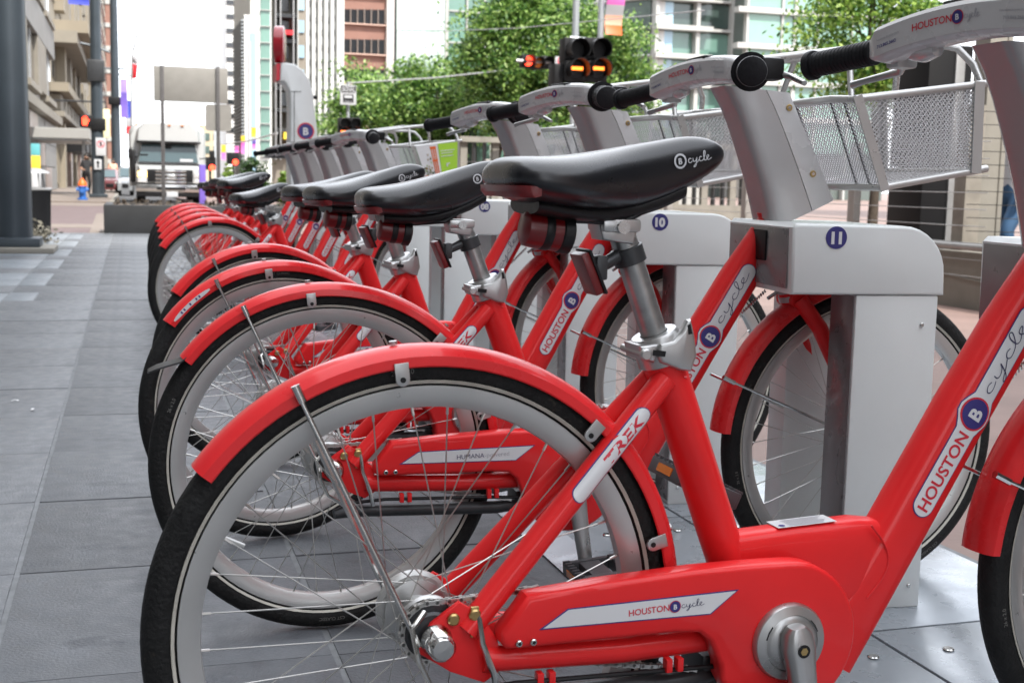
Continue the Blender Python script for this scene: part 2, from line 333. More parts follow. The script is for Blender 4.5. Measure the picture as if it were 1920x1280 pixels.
def wheel_parts(root, name, hubr, drum):
    W = link(name, None, root)
    t = MB(); rt, cr = .0215, .3065
    t.lathe([(cr+rt*math.cos(a), rt*.98*math.sin(a)) for a in [2*math.pi*k/16 for k in range(16)]], 96)
    obj('tyre', t, RUB, W)
    t = MB()
    for sg in (-1, 1): t.lathe([(.2915, sg*.0158), (.2925, sg*.0166), (.2955, sg*.0192), (.2950, sg*.0200), (.2912, sg*.0174)], 96)
    obj('reflective_band', t, STRIPE, W)
    t = MB(); t.lathe([(.288, -.0145), (.2885, -.0125), (.281, -.011), (.281, .011), (.2885, .0125), (.288, .0145), (.272, .0145), (.262, .009), (.2605, 0), (.262, -.009), (.272, -.0145)], 96)
    t.tube([(0, 0, -.262), (0, 0, -.236)], .0028, 6)
    obj('rim', t, RIM, W)
    t = MB()
    for a0, tx in ((100, 'CST CLASSIC'), (215, '26 x 2.0'), (330, 'CST CLASSIC')):
        fa = lambda a, b, h: (((.3085+b)*math.cos(R_(a0)-a/.3085)), -.0212+3.2*(b-.004)*0-h, (.3085+b)*math.sin(R_(a0)-a/.3085))
        text(t, tx, fa, 0, -.004, .0085, .0006, 0, .0)
    obj('tyre_lettering', t, RUBT, W)
    t = MB()
    for k in range(36):
        a = 2*math.pi*k/36; sg = -1 if k % 2 else 1; tw = (1 if (k//2) % 2 else -1)*R_(62)
        h = Vector((hubr*math.cos(a+tw), sg*.03, hubr*math.sin(a+tw))); e = Vector((.263*math.cos(a), sg*.003, .263*math.sin(a)))
        t.tube([h, e], .0009, 5); t.tube([e, e-(e-h).normalized()*.012], .0018, 5)
    obj('spokes', t, STEEL, W)
    t = MB(); t.lathe([(1e-5, -.05), (.009, -.05), (.009, -.036), (hubr, -.034), (hubr+.003, -.031), (hubr+.003, -.028), (.6*hubr, -.024), (.55*hubr, 0), (.6*hubr, .024), (hubr+.003, .028), (hubr+.003, .031), (hubr, .034), (.009, .036), (.009, .05), (1e-5, .05)], 28, closed=False)
    obj('hub', t, ALU, W)
    if drum:
        t = MB(); t.disc(.047, .034, .050, 40, 0, None, .004); t.disc(.03, .050, .056, 30, 0, None, .003); obj('brake_drum', t, RIM, W)
    return W

def make_bike():
    B = thing('bicycle', '', 'bicycle')
    # ---- frame
    f = MB()
    f.tube([seat_pt(.30), seat_pt(.662)], .0265, 20)
    sloft(f, [(.40, .358, .024, .05, 4), (.50, .360, .025, .054, 4), (.60, .352, .0265, .066, 4), (.66, .362, .02, .05, 4)], 28)
    dt = [(.566, .223, .027, .0425, 3.2), (.598, .276, .028, .0425, 3), (.633, .334, .0285, .0425, 2.7), (.764, .556, .0285, .0415, 2.6), (.833, .668, .028, .040, 2.6), (.915, .788, .026, .036, 2.6)]
    sloft(f, dt, 28)
    f.tube([(.96, 0, .635), (.898, 0, .815)], .0255, 20)
    f.lathe([(1e-5, -.05), (.03, -.05), (.03, .05), (1e-5, .05)], 28, M=T3(.459, 0, .289), closed=False)
    for sg in (-1, 1):
        f.tube([(.040, sg*.056, .330), (.306, sg*.016, .617)], .0158, 18)
        f.tube([(.06, sg*.056, .294), (.24, sg*.056, .287), (.43, sg*.036, .284)], .0162, 16)
        f.prism([(-.018, .318), (-.004, .345), (.03, .368), (.055, .352), (.078, .318), (.084, .28), (.062, .266), (.02, .284), (-.018, .31)], sg*.058-.004, sg*.058+.004, 0, .001)
    f.tube([(.236, -.04, .545), (.236, .04, .545)], .009, 12)
    for s_, z_, nrm, r in ((.0, 0, 0, 0),): pass
    f.tube([(.29+.0*k, .0, .6) for k in range(2)], .001, 4) if False else None
    # weld beads
    for c, d, ra, rb in (((.303, 0, .602), SU, .0272, .0272),):
        pass
    fo = obj('frame', f, RED, B)
    t = MB(); seam = [(.612+.012*math.sin(math.pi*k/12), -.0272, .418-.15*k/12) for k in range(13)]
    t.tube([(.612+.030*math.sin(math.pi*k/14), -.0282, .412-.10*k/14) for k in range(15)], .0016, 6); obj('weld_bead', t, REDW, fo); t = MB()
    t.tube([seat_pt(.59)+Vector((.016*math.cos(a), -.022*math.sin(a)*0-.0215, .018*math.sin(a)+.012)) for a in [math.pi*.4+math.pi*1.0*k/8 for k in range(9)]], .0022, 6)
    obj('weld_bead', t, REDW, fo)
    # down tube decal
    fn = surfmap((.647, 0, .3575), (.833, 0, .6695), .0287, .0418, 2.62)
    t = MB(); LB = .233
    strip_pill(t, fn, .073, .402, .0175, .0006, 1, 48, 8, (LB, .0278)); strip_pill(t, fn, .0745, .4005, .0162, .0011, 0, 48, 8, (LB, .0265)); obj('tube_decal', t, [WHITE, NAVY], fo)
    t = MB(); text(t, 'HOUSTON', fn, .083, -.0088, .0255, .0016, 0, .02, width=.120)
    flat_disc(t, fn, LB, 0, .0235, .0014, 0); flat_disc(t, fn, LB, 0, .0208, .0018, 1); text(t, 'B', fn, LB, 0, .028, .0022, 2, .035, True)
    script(t, fn, .266, -.0055, .0102, .0016, 3, .0019, 2.9)
    obj('tube_lettering', t, [INKR, NAVY, WHITE, SCRIPT], fo)
    # seat stay decal
    fn = surfmap((.040, -.056, .330), (.306, -.016, .617), .0158, .0158, 2)
    t = MB(); strip_pill(t, fn, .200, .346, .0112, .0006, 1, 30, 8); strip_pill(t, fn, .2012, .3448, .0100, .0011, 0, 30, 8); obj('stay_decal', t, [WHITE, NAVY], fo)
    t = MB(); text(t, 'TREK', fn, .258, -.0062, .0175, .0015, 0, .035, shear=.25, width=.074); obj('stay_lettering', t, INKR, fo)
    t = MB(); fn = lambda a, b, h: (.478+a, -b, .4136+h+a*.044)
    t.add([fn(a, b, .0006) for a, b in ((0, -.017), (.088, -.017), (.088, .017), (0, .017))], [(0, 1, 2, 3)]); obj('rules_sticker', t, WHITE, fo)
    t = MB(); flat_disc(t, fn, .009, .009, .0045, .0012, 1, 16)
    for k in range(6): t.add([fn(a, b, .0012) for a, b in ((.018, .012-.0048*k), (.070+.012*((k*7) % 3)/3, .012-.0048*k), (.070+.012*((k*7) % 3)/3, .0138-.0048*k), (.018, .0138-.0048*k))], [(0, 1, 2, 3)], 0)
    obj('rules_lettering', t, [GREYINK, NAVY], fo)
    # ---- fork
    t = MB()
    for sg in (-1, 1): t.tube([(.962, sg*.03, .632), (1.0, sg*.05, .575), (1.06, sg*.053, .46), (1.112, sg*.053, .37), (WB, sg*.053, .33)], [.017, .017, .015, .012, .011], 14)
    t.tube([(.962, -.035, .632), (.962, .035, .632)], .02, 14); t.tube([(.966, 0, .622), (.957, 0, .648)], .027, 20)
    obj('fork', t, RED, B)
    t = MB(); t.tube([(.963, 0, .632), (.959, 0, .643)], .029, 20); t.tube([(.955, 0, .65), (.951, 0, .660)], .0285, 20); obj('headset_ring', t, ALU, B)
    t = MB(); p = [(.842+.058*k/90+.0042*math.cos(k*.9)*.5, .0042*math.cos(k*.9), .597+.052*k/90+.0042*math.sin(k*.9)) for k in range(91)]
    t.tube(p, .0011, 5); t.tube([(.905, 0, .632), (.93, 0, .648)], .004, 8); obj('steering_spring', t, CHROME, B)
    # ---- wheels
    rw = wheel_parts(B, 'rear_wheel', .036, True); rw.location = (0, 0, .33)
    fw = wheel_parts(B, 'front_wheel', .028, True); fw.location = (WB, 0, .33); fw.rotation_euler = (0, .35, R_(2))
    # ---- fenders
    def fender(a0, a1, wd, R, n=44):
        t = MB(); o = [(-wd, R-.02), (-wd*.98, R-.009), (-wd*.72, R-.001), (-wd*.3, R+.0025), (0, R+.003), (wd*.3, R+.0025), (wd*.72, R-.001), (wd*.98, R-.009), (wd, R-.02)]
        sec = o+[(y*.95, r-.0018) for y, r in o[::-1]]
        secs = []
        for i in range(n+1):
            a = R_(a0+(a1-a0)*i/n); k = 1 if i not in (0, n) else .985
            secs.append([(r*math.cos(a), y*k, r*math.sin(a)) for y, r in sec])
        t.loft(secs); return t
    rf = obj('rear_fender', fender(6, 143, .030, .334), REDW, B, (0, 0, .33))
    ff = obj('front_fender', fender(88, 175, .033, .348), REDW, B, (WB, 0, .33)); ff.rotation_euler = (0, 0, R_(2))
    for a in (96.5, 48, 15.5):
        t = MB(); a = R_(a); er, ea = Vector((math.cos(a), 0, math.sin(a))), Vector((-math.sin(a), 0, math.cos(a)))
        pol = [(-.0085, .320), (.0085, .320), (.0085, .301)]+[(.0085*math.cos(q), .301-.0085*math.sin(q)) for q in [math.pi*k/8 for k in range(1, 8)]]+[(-.0085, .301)]
        t.prism(pol, -.0342, -.0312, 0, .0006, lambda x, y, h: ea*x+er*y+Vector((0, h, 0)))
        t.disc(.0034, -.0350, -.0341, 12, 1, Matrix.Translation(er*.3005)); t2 = MB(); t2.disc(.005, -.002, .0015, 12, 0, Matrix.Translation(er*.3405) @ Vector((0, 0, 1)).rotation_difference(Vector((er.x, er.y, er.z))).to_matrix().to_4x4() @ Matrix.Rotation(R_(90), 4, 'X'))
        obj('fender_bracket', t, [ALU, BLK], rf); obj('fender_bolt', t2, ALU, rf)
    t = MB(); t.tube([(-.02, -.07, -.008), (-.155, -.0355, .287)], .0032, 10); t.tube([(-.150, -.036, .277), (-.158, -.0345, .296)], .0055, 10); obj('rear_fender_stay', t, CHROME, rf); t = MB(); t.tube([(-.02, .07, -.008), (-.155, .0355, .287)], .0032, 8); obj('rear_fender_stay', t, CHROME, rf)
    t = MB()
    for sg in (-1, 1): t.tube([(0, sg*.062, -.004), (-.34, sg*.04, .142)], .003, 8)
    t.tube([(-.327, -.0405, .136), (-.352, -.0395, .148)], .0055, 8); obj('front_fender_stay', t, CHROME, ff)
    # ---- chain guard and drive
    def arc(cx, cz, r, a0, a1, n): return [(cx+r*math.cos(R_(a0+(a1-a0)*k/n)), cz+r*math.sin(R_(a0+(a1-a0)*k/n))) for k in range(n+1)]
    pol = [(.083, .312), (.098, .311), (.30, .311), (.335, .308), (.350, .296), (.366, .262)]+arc(.459, .287, .101, 205, 450, 30)+[(.40, .389), (.328, .3885), (.20, .382), (.108, .374), (.098, .360), (.076, .333), (.076, .32)]
    t = MB(); t.prism(pol, -.083, -.048, 0, .007); cg = obj('chain_guard', t, RED, B)
    fs = lambda a, b, h: (a, -.083-h, b)
    t = MB(); q = [(.122, .333), (.158, .356), (.386, .3605), (.348, .3315)]
    t.prism(q, -.0834, -.083, 1); q2 = [(.1275, .3345), (.1588, .3545), (.382, .3588), (.3472, .333)]; t.prism(q2, -.0837, -.0833, 0); q3 = [(.1345, .3362), (.1600, .3530), (.379, .3575)]; obj('guard_decal', t, [WHITE, NAVY], cg)
    t = MB()
    fl = lambda a, b, h: fs(.237+a*math.cos(.045)-b*math.sin(.045), .3395+a*math.sin(.045)+b*math.cos(.045), h)
    logo(t, fl, 0, 0, .0112, .0012, 0, 1, 2, 3, sk=1.75); obj('guard_lettering', t, [INKR, NAVY, WHITE, SCRIPT], cg)
    t = MB()
    for s, z in ((.097, .3195), (.115, .3195)): t = MB(); t.disc(.0042, -.0875, -.082, 14, 0, T3(s, 0, z), .001); t.disc(.002, -.0879, -.0874, 8, 1, T3(s, 0, z)); obj('guard_bolt', t, [CHROME, BLK], cg)
    t = MB(); t.disc(.0046, -.08, -.072, 12, 0, T3(.469, .01, .389) @ Matrix.Rotation(R_(90), 4, 'X')); obj('guard_bolt', t, [CHROME, BLK], cg)
    t = MB(); t.lathe([(1e-5, -.097), (.030, -.097), (.034, -.0945), (.036, -.0935), (.037, -.0945), (.048, -.0915), (.0505, -.087), (.0505, -.08), (1e-5, -.08)], 48, M=T3(.459, 0, .287), closed=False)
    for a in (20, 140, 260): t.prism([(.459+r*math.cos(R_(a+d)), .287+r*math.sin(R_(a+d))) for r, d in ((.0372, 0), (.0385, 0), (.0385, 14), (.0385, 28), (.0372, 28), (.0372, 14))], -.0953, -.0935, 1)
    obj('chainring_cover', t, [ALU, BLK], B)
    t = MB(); d = Vector((.022, 0, -.152)); u = d.normalized()
    def arm(y0, y1, sg, base):
        secs = []
        for k, (q, wd, th) in enumerate(((-.028, .010, .010), (-.02, .018, .013), (0, .0215, .0145), (.03, .0185, .013), (.09, .0145, .011), (.155, .0135, .010), (.172, .010, .009), (.180, .004, .006))):
            c = base+u*sg*q+Vector((0, y0+(y1-y0)*max(0, q)/.17, 0)); v = Vector((u.z, 0, -u.x))
            secs.append([c+v*a+Vector((0, b, 0)) for a, b in sup(wd, th, 3.2, 16)])
        t.loft(secs)
    bb = Vector((.459, 0, .287)); arm(-.108, -.125, 1, bb); arm(.07, .09, -1, bb); t.tube([(.459, -.1, .287), (.459, .08, .287)], .010, 12)
    co = obj('crank', t, ALU, B)
    t = MB(); t.disc(.0085, -.1232, -.1225, 18, 0, T3(.459, 0, .287)); t.disc(.0052, -.1236, -.1231, 6, 1, T3(.459, 0, .287)); obj('crank_bolt', t, [BLK, BRASS], co)
    for sg, y in ((1, -.185), (-1, .15)):
        p = bb+d*sg; t = MB(); y0 = -.05; L = .1; tl = R_(24 if sg < 0 else -5); M = T3(p.x, y, p.z) @ Matrix.Rotation(tl, 4, 'Y')
        t.tube([M @ Vector((0, -.05, 0)), M @ Vector((0, .05, 0))], .009, 10)
        for q in (-.047, .047): t.box(-.045, .045, q-.006, q+.006, -.012, .012, 0, .003, M)
        for q in (-.045, .045):
            t.box(q-.006, q+.006, -.05, .05, -.012, .012, 0, .003, M)
            for k in range(7): t.box(q-.0065, q+.0065, -.048+.0145*k, -.042+.0145*k, .012, .0155, 0, 0, M)
        t.box(-.02, .02, -.05, .05, -.009, .009, 0, .002, M)
        for q in (-.0515, .0505): t.box(q-.0008, q+.001, -.022, .022, -.006, .006, 1, 0, M)
        obj('pedal', t, [PEDM, ORREF], B)
    # chain, cog and axle ends
    t = MB(); cg_ = (0, .33)
    path = [(.036*math.cos(R_(a)), .33+.036*math.sin(R_(a))) for a in range(80, 281, 20)]
    path = [(.13, .372)]+[(.05, .367)]+path+[(.09, .290), (.2, .272), (.36, .245)]
    L = []
    for i in range(len(path)-1):
        a, b = Vector(path[i]), Vector(path[i+1]); k = max(1, round((b-a).length/.0127))
        L += [a+(b-a)*j/k for j in range(k)]
    for i in range(len(L)-1):
        a, b = L[i], L[i+1]
        for h in ((-.051, -.0495), (-.0445, -.043)) if i % 2 else ((-.0495, -.048), (-.046, -.0445)):
            dd = (b-a).normalized(); nn = Vector((-dd.y, dd.x)); pp = [a-dd*.003+nn*.0036, a+dd*.004+nn*.0026, b-dd*.004+nn*.0026, b+dd*.003+nn*.0036, b+dd*.003-nn*.0036, b-dd*.004-nn*.0026, a+dd*.004-nn*.0026, a-dd*.003-nn*.0036]
            t.prism([tuple(x) for x in pp], h[0], h[1])
        t.tube([(a.x, -.051, a.y), (a.x, -.043, a.y)], .0022, 6)
    obj('chain', t, STEEL, B)
    t = MB(); pol = []
    for k in range(36): pol.append(((.0335 if k % 2 else .0375)*math.cos(2*math.pi*k/36), (.0335 if k % 2 else .0375)*math.sin(2*math.pi*k/36)+.33))
    t.prism(pol, -.049, -.045); t.disc(.026, -.056, -.036, 24, 0, T3(0, 0, .33), .003); obj('rear_sprocket', t, DARK, B)
    t = MB(); t.lathe([(1e-5, -.098), (.012, -.097), (.016, -.092), (.0165, -.07), (.019, -.066), (.019, -.060), (1e-5, -.060)], 24, M=T3(.002, 0, .325), closed=False)
    t.tube([(-.012, -.062, .36), (-.03, -.075, .345), (-.024, -.085, .31), (-.01, -.085, .28), (.02, -.08, .26)], .0036, 8); t.tube([(.052, -.064, .355), (.055, -.075, .32), (.068, -.08, .285), (.075, -.075, .255)], .004, 8)
    ax = obj('axle_cap', t, CHROME, B)
    t = MB()
    t.box(.043, .053, -.066, -.062, .325, .362, 0, .001); obj('stay_tab', t, BRASS, B)
    for s, z in ((.022, .349), (.048, .352)): t = MB(); t.disc(.0075, -.069, -.061, 14, 0, T3(s, 0, z), .002); obj('dropout_bolt', t, BRASS, B)
    t = MB(); t.tube([(.03, -.062, .258), (.1, -.068, .264), (.26, -.068, .260), (.42, -.055, .25)], .0032, 8)
    obj('brake_cable', t, BLK, B)
    t = MB()
    for s in (.13, .145, .30, .315): t = MB(); t.box(s-.004, s+.004, -.073, -.06, .257, .274, 0, .001); obj('cable_clip', t, RED, B)
    t = MB(); t.tube([(.40, -.03, .235), (.32, -.045, .232), (.03, -.05, .24)], [.012, .0125, .0115], 12); t.box(.36, .44, -.045, .02, .222, .262, 0, .005); t.tube([(.03, -.05, .24), (.005, -.055, .236)], [.013, .009], 12); obj('kickstand', t, DARK, B)
    # ---- seat
    t = MB(); t.tube([seat_pt(.60), seat_pt(.806)], .0166, 20); sp = obj('seat_post', t, POSTM, B)
    t = MB(); M0 = T3(*seat_pt(.655)) @ SU.to_track_quat('Z', 'Y').to_matrix().to_4x4()
    t.lathe([(.0272, -.02), (.031, -.018), (.0315, .016), (.029, .02), (.018, .02), (.018, -.02)], 28, M=M0, axis='z')
    t.prism([(.286, .652), (.292, .640), (.318, .630), (.334, .628), (.341, .648), (.337, .672), (.331, .694), (.325, .693), (.319, .680), (.308, .668), (.290, .664)], -.034, -.022, 0, .005)
    t.prism([(.262, .662), (.266, .644), (.284, .640), (.288, .664)], -.034, .02, 0, .006)
    t.tube([(.268, -.041, .652), (.268, .03, .652)], .0048, 12); t.disc(.0075, -.0425, -.034, 16, 0, T3(.268, 0, .652), .002)
    cl = obj('seat_clamp', t, ALU, sp)
    t = MB(); t.prism([(.279, .650), (.296, .648), (.297, .655), (.280, .657)], -.0350, -.0340, 0); obj('clamp_slot', t, CHAR, cl); t = MB(); t.prism([(.325, .687), (.329, .688), (.332, .676), (.327, .675)], -.0346, -.0336, 0); obj('clamp_slot', t, CHAR, cl)
    t = MB(); q = seat_pt(.771); M0 = T3(*q) @ SU.to_track_quat('Z', 'Y').to_matrix().to_4x4(); t.lathe([(.0175, -.011), (.0205, -.010), (.0205, .010), (.0175, .011)], 24, M=M0, axis='z')
    t.tube([q+Vector((-.018, -.005, -.002)), (.212, -.02, .758)], [.009, .0075], 12); t.box(.203, .218, -.032, -.006, .742, .772, 0, .004); rb = obj('reflector_bracket', t, DARK, B)
    t = MB(); M = T3(.196, -.018, .7505) @ Matrix.Rotation(R_(-24), 4, 'Y'); t.box(-.006, .005, -.021, .021, -.027, .027, 0, .003, M); t.box(.0045, .0085, -.023, .023, -.029, .029, 1, .002, M); obj('reflector', t, [LENSR, BLK], B)
    ST = [(.082, .050, .870, .858), (.086, .068, .881, .848), (.097, .082, .888, .840), (.12, .088, .8905, .832), (.155, .087, .892, .826), (.19, .076, .896, .823), (.225, .058, .902, .823), (.26, .045, .909, .829), (.295, .037, .915, .840), (.325, .031, .9185, .853), (.350, .027, .918, .866), (.366, .0225, .913, .877), (.376, .015, .907, .886), (.380, .006, .901, .892)]
    def sect(st, k, n):
        s, hw, zt, zb = st; th = 2*math.pi*k/n; c, q = math.cos(th), math.sin(th); zm = zb+(zt-zb)*.46
        y = hw*math.copysign(abs(c)**(.72 if q > 0 else .62), c); y *= 1 if q > 0 else (1-.10*abs(q)**2)
        z = zm+(zt-zm)*abs(q)**.80 if q > 0 else zm-(zm-zb)*abs(q)**.85
        if q > 0: z -= .003*(1-abs(c))*(1 if .1 < s < .3 else 0)
        return Vector((s, y, z))
    t = MB(); t.loft([[sect(st, k, 40) for k in range(40)] for st in ST]); sd_ = link('saddle', mesh('saddle', t, VINYL, angle=80), B)
    md = sd_.modifiers.new('smooth', 'SUBSURF'); md.levels = 1; md.render_levels = 2
    def sfn(a, b, h):        # near flank of the saddle
        i = max(j for j in range(len(ST)) if ST[j][0] <= a); j = min(i+1, len(ST)-1); f_ = (a-ST[i][0])/(ST[j][0]-ST[i][0]); st = [ST[i][r]+(ST[j][r]-ST[i][r])*f_ for r in range(4)]
        s, hw, zt, zb = st; zm = zb+(zt-zb)*.46; zz = b; r = (zz-zm)/(zt-zm); q = max(0, min(.999, r))**(1/.80); c = math.sqrt(max(0, 1-q*q)); return Vector((s, -hw*c**.72-.0014-h*.4, zz+.0005+h*.4))
    t = MB(); sl = lambda a, b, h: sfn(.306+a*.985-b*.15, .886+a*.17+b*.985, h)
    flat_disc(t, sl, 0, 0, .0092, .0003, 0, 24, ri=.0068); text(t, 'B', sl, 0, 0, .010, .0003, 0, .03, True); script(t, sl, .0115, -.004, .0058, .0003, 0, .0013, 1.5); obj('saddle_lettering', t, SIGNW, sd_)
    t = MB(); t.loft([[Vector((s, y*.6, z)) for s, y, z in [sect((s_, hw, zb+.012, zb-.012), k, 24) for k in range(24)]] for s_, hw, zt, zb in ST[3:-4]]); t.tube([(.13, -.022, .815), (.24, -.022, .812), (.31, -.016, .848)], .004, 8); t.tube([(.13, .022, .815), (.24, .022, .812), (.31, .016, .848)], .004, 8); obj('saddle_base', t, BLK, sd_)
    t = MB(); t.box(.212, .262, -.028, .028, .800, .816, 0, .005); t.tube([(.237, -.032, .806), (.237, .032, .806)], .008, 12); t.prism([(.215, .79), (.255, .785), (.262, .808), (.21, .808)], -.02, .02, 0, .003); obj('saddle_clamp', t, ALU, sp)
    t = MB(); M = T3(.145, -.010, .800) @ Matrix.Rotation(R_(8), 4, 'Y') @ Matrix.Scale(.86, 4); t.lathe([(1e-5, -.036), (.018, -.036), (.0245, -.031), (.026, -.02), (.026, -.008)], 28, 0, M, False, 'x'); t.lathe([(.026, -.008), (.027, -.006), (.027, .003), (.026, .005)], 28, 1, M, False, 'x'); t.lathe([(.026, .005), (.026, .018)], 28, 2, M, False, 'x'); t.lathe([(.026, .018), (.028, .020), (.028, .034), (.02, .038), (1e-5, .038)], 28, 1, M, False, 'x')
    t.box(.0, .02, -.010, .010, .02, .04, 1, .003, M); tl_ = obj('tail_light', t, [LENSR, BLK, LENSR], B)
    t = MB(); t.loft([[Vector((sx+dx, y, z)) for dx, z in ((-.0020, .8535), (-.0015, .846), (.004, .840), (.012, .842), (.012, .852))] for y, sx in ((-.081, .101), (-.076, .0925), (-.068, .0875), (-.05, .083), (0, .082), (.05, .083), (.068, .0875), (.076, .0925))]); obj('saddle_reflector', t, LENSR, sd_)
    # ---- steering column shell, handlebar
    def shell(y_frac0, y_frac1, nm, m):
        t = MB(); secs = []
        for k in range(9):
            q = k/8; s0 = float(np.interp(q, [0, .2, .42, .72, .9, 1], [.885, .870, .8495, .816, .790, .770])); s1 = 1.022+(.914-1.022)*q; z0 = .776+(1.055-.776)*q; z1 = .838+(1.047-.838)*q; wd = .052-.008*q; bow = .010*math.sin(math.pi*q)
            def P(f, y): return Vector((s0+(s1-s0)*f, y, z0+(z1-z0)*f))
            rear = [P(0, -.02), P(.0, -.7*wd), P(.03, -.88*wd), P(.10, -.97*wd), P(.2, -wd), P(.60, -wd)]
            front = [P(.612, -wd), P(.9, -.96*wd), P(.97, -.9*wd), P(1, -.75*wd)]
            if nm == 'column_rear_cover': ring = rear+[Vector((p.x, -p.y, p.z)) for p in rear[::-1]]
            else: ring = front+[Vector((p.x, -p.y, p.z)) for p in front[::-1]]
            secs.append(ring)
        t.loft(secs); return obj(nm, t, m, B, angle=50)
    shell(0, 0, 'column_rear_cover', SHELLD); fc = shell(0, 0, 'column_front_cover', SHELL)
    for q in (.28, .86):
        t = MB()
        s = .885+(.822-.885)*q; s1 = 1.022+(.914-1.022)*q; z0 = .776+.279*q; z1 = .838+.209*q; f_ = .80; wd = .052-.008*q
        t.disc(.0068, -.0018, .0005, 16, 0, T3(s+(s1-s)*f_, -wd*.985, z0+(z1-z0)*f_), .0006); t.disc(.003, -.0023, -.0017, 8, 1, T3(s+(s1-s)*f_, -wd*.985, z0+(z1-z0)*f_)); obj('cover_screw', t, [BRASS, CHROME], fc)
    bx = lambda y: .739-.21*y; bz = lambda y: 1.083-.75*y*y-.06*y
    t = MB(); secs = []
    for k in range(15):
        y = -.15+.30*k/14; e = min(1, (1-abs(y)/.1502)*9+.62); hh = .0245*e; dd = .031*e; xx = bx(y); zz = bz(y)
        prof = [(-.86, -.92), (-.98, -.78), (-1.06, .62), (-.92, .86), (-.4, 1.05), (.4, 1.0), (.9, .8), (1, .3), (.95, -.4), (.6, -.95), (0, -1.15), (-.5, -1.08)]
        secs.append([Vector((xx+a*dd, y, zz+b*hh)) for a, b in prof])
    t.loft(secs); hb = obj('handlebar', t, SHELL, B, angle=32)
    fr = lambda a, b, h: (bx(.128-a)-.0318-.055*b-h, .128-a, bz(.128-a)-.001+b)
    t = MB(); strip = MB(); 
    logo(t, fr, .066, -.003, .0135, .0008, 0, 1, 2, 3); text(t, '713.865.3662', fr, .005, -.009, .0062, .0008, 1, .02); text(t, 'houston.bcycle.com', fr, .004, .001, .005, .0008, 3, .0); text(t, 'houston.bcycle.com', fr, .205, .002, .005, .0008, 3, .0); text(t, '713.865.3662', fr, .21, -.008, .0062, .0008, 3, .02)
    obj('handlebar_lettering', t, [INKR, NAVY, WHITE, GREYINK], hb)
    t = MB(); t.box(bx(0)-.02, bx(0)+.035, -.05, .035, 1.100, 1.111, 0, .004); obj('display_unit', t, BLK, hb)
    t = MB(); xx, zz = bx(.09), bz(.09); t.lathe([(1e-5, -.03), (.010, -.028), (.016, 0), (.010, .035), (1e-5, .035)], 18, M=T3(xx+.006, .075, zz-.022), closed=False, axis='y'); obj('headlight', t, LENSC, hb)
    for sg in (-1, 1):
        r0 = Vector((bx(sg*.148), sg*.148, bz(sg*.148)-.002)); dv = Vector((-.058, sg*.125, -.012)) if sg < 0 else Vector((-.034, .122, -.012))
        t = MB(); u = dv.normalized(); Ls = dv.length
        rr = [.019, .0205, .0185] if sg > 0 else [.0285, .0285, .0255]
        P = []; Rr = []
        if sg < 0: P += [r0-u*.01, r0, r0+u*.001, r0+u*.012, r0+u*.0125]; Rr += [.030, .036, .0365, .0365, .028]
        nr = 16
        for k in range(nr+1):
            for e, q in ((0, 1.0), (.45, 1.0), (.5, .95), (.95, .95)):
                if k == nr and e > .5: continue
                a = .014+(Ls-.014)*(k+e)/nr
                if a > Ls: continue
                P.append(r0+u*a); Rr.append((.0185 if sg > 0 else .027)*q)
        P += [r0+u*(Ls), r0+u*(Ls+.003), r0+u*(Ls+.010), r0+u*(Ls+.012)]; Rr += ([.0215, .0225, .022, .017] if sg > 0 else [.0265, .027, .0262, .021])
        t.tube(P, Rr, 24); obj('grip', t, GRIP, hb)
    t = MB(); q = Vector((bx(-.14), -.14, bz(-.14)))
    t.box(q.x+.01, q.x+.055, -.185, -.145, q.z-.02, q.z+.022, 0, .009); t.tube([q+Vector((.04, -.02, -.005)), q+Vector((.062, -.05, -.012)), q+Vector((.055, -.12, -.03))], [.008, .006, .005], 10, 1)
    obj('brake_lever', t, [BLK, ALU], hb); t = MB()
    q = Vector((bx(.14), .14, bz(.14))); t.box(q.x+.005, q.x+.04, .12, .15, q.z-.03, q.z, 1, .006); t.tube([q+Vector((.03, .0, -.02)), q+Vector((.045, .03, -.03)), q+Vector((.03, .10, -.04)), q+Vector((.02, .115, -.045))], [.007, .006, .005, .006], 10, 1)
    obj('brake_lever', t, [BLK, ALU], hb)
    # ---- basket
    bk = link('basket', None, B); hw = .165
    RT, RBm, FT, FB = (.985, 1.030), (1.058, .864), (1.252, 1.068), (1.262, .900)
    t = MB(); r = .0075
    for sg in (-1, 1):
        t.tube([(RT[0], sg*hw, RT[1]), (FT[0]+.03, sg*hw, FT[1]+.005)], r, 10); t.tube([(RBm[0], sg*hw*.96, RBm[1]), (FB[0]+.03, sg*hw*.96, FB[1]+.006)], r, 10)
        t.tube([(FT[0], sg*hw, FT[1]), (FB[0], sg*hw*.96, FB[1])], r*.9, 8)
    t.tube([(RT[0], -hw, RT[1]), (RT[0]-.012, -hw*.6, RT[1]+.004), (RT[0]-.012, hw*.6, RT[1]+.004), (RT[0], hw, RT[1])], r, 10); t.tube([(FT[0], -hw, FT[1]), (FT[0], hw, FT[1])], r, 10)
    t.tube([(RBm[0], -hw*.96, RBm[1]), (RBm[0], hw*.96, RBm[1])], r, 10); t.tube([(FB[0], -hw*.96, FB[1]), (FB[0], hw*.96, FB[1])], r, 10)
    obj('basket_frame', t, RIM, bk)
    t = MB(); lp = [(.79, -.105, 1.098), (.90, -.108, 1.115), (1.08, -.11, 1.142), (1.2, -.112, 1.148), (1.235, -.118, 1.142), (1.262, -.135, 1.11), (1.27, -.15, 1.075)]
    for sg in (-1, 1):
        t.tube([(x, -sg*y, z) for x, y, z in lp], .0075, 10); t.tube([(.998, sg*.11, 1.125), (.985, sg*.15, 1.034)], .0062, 10)
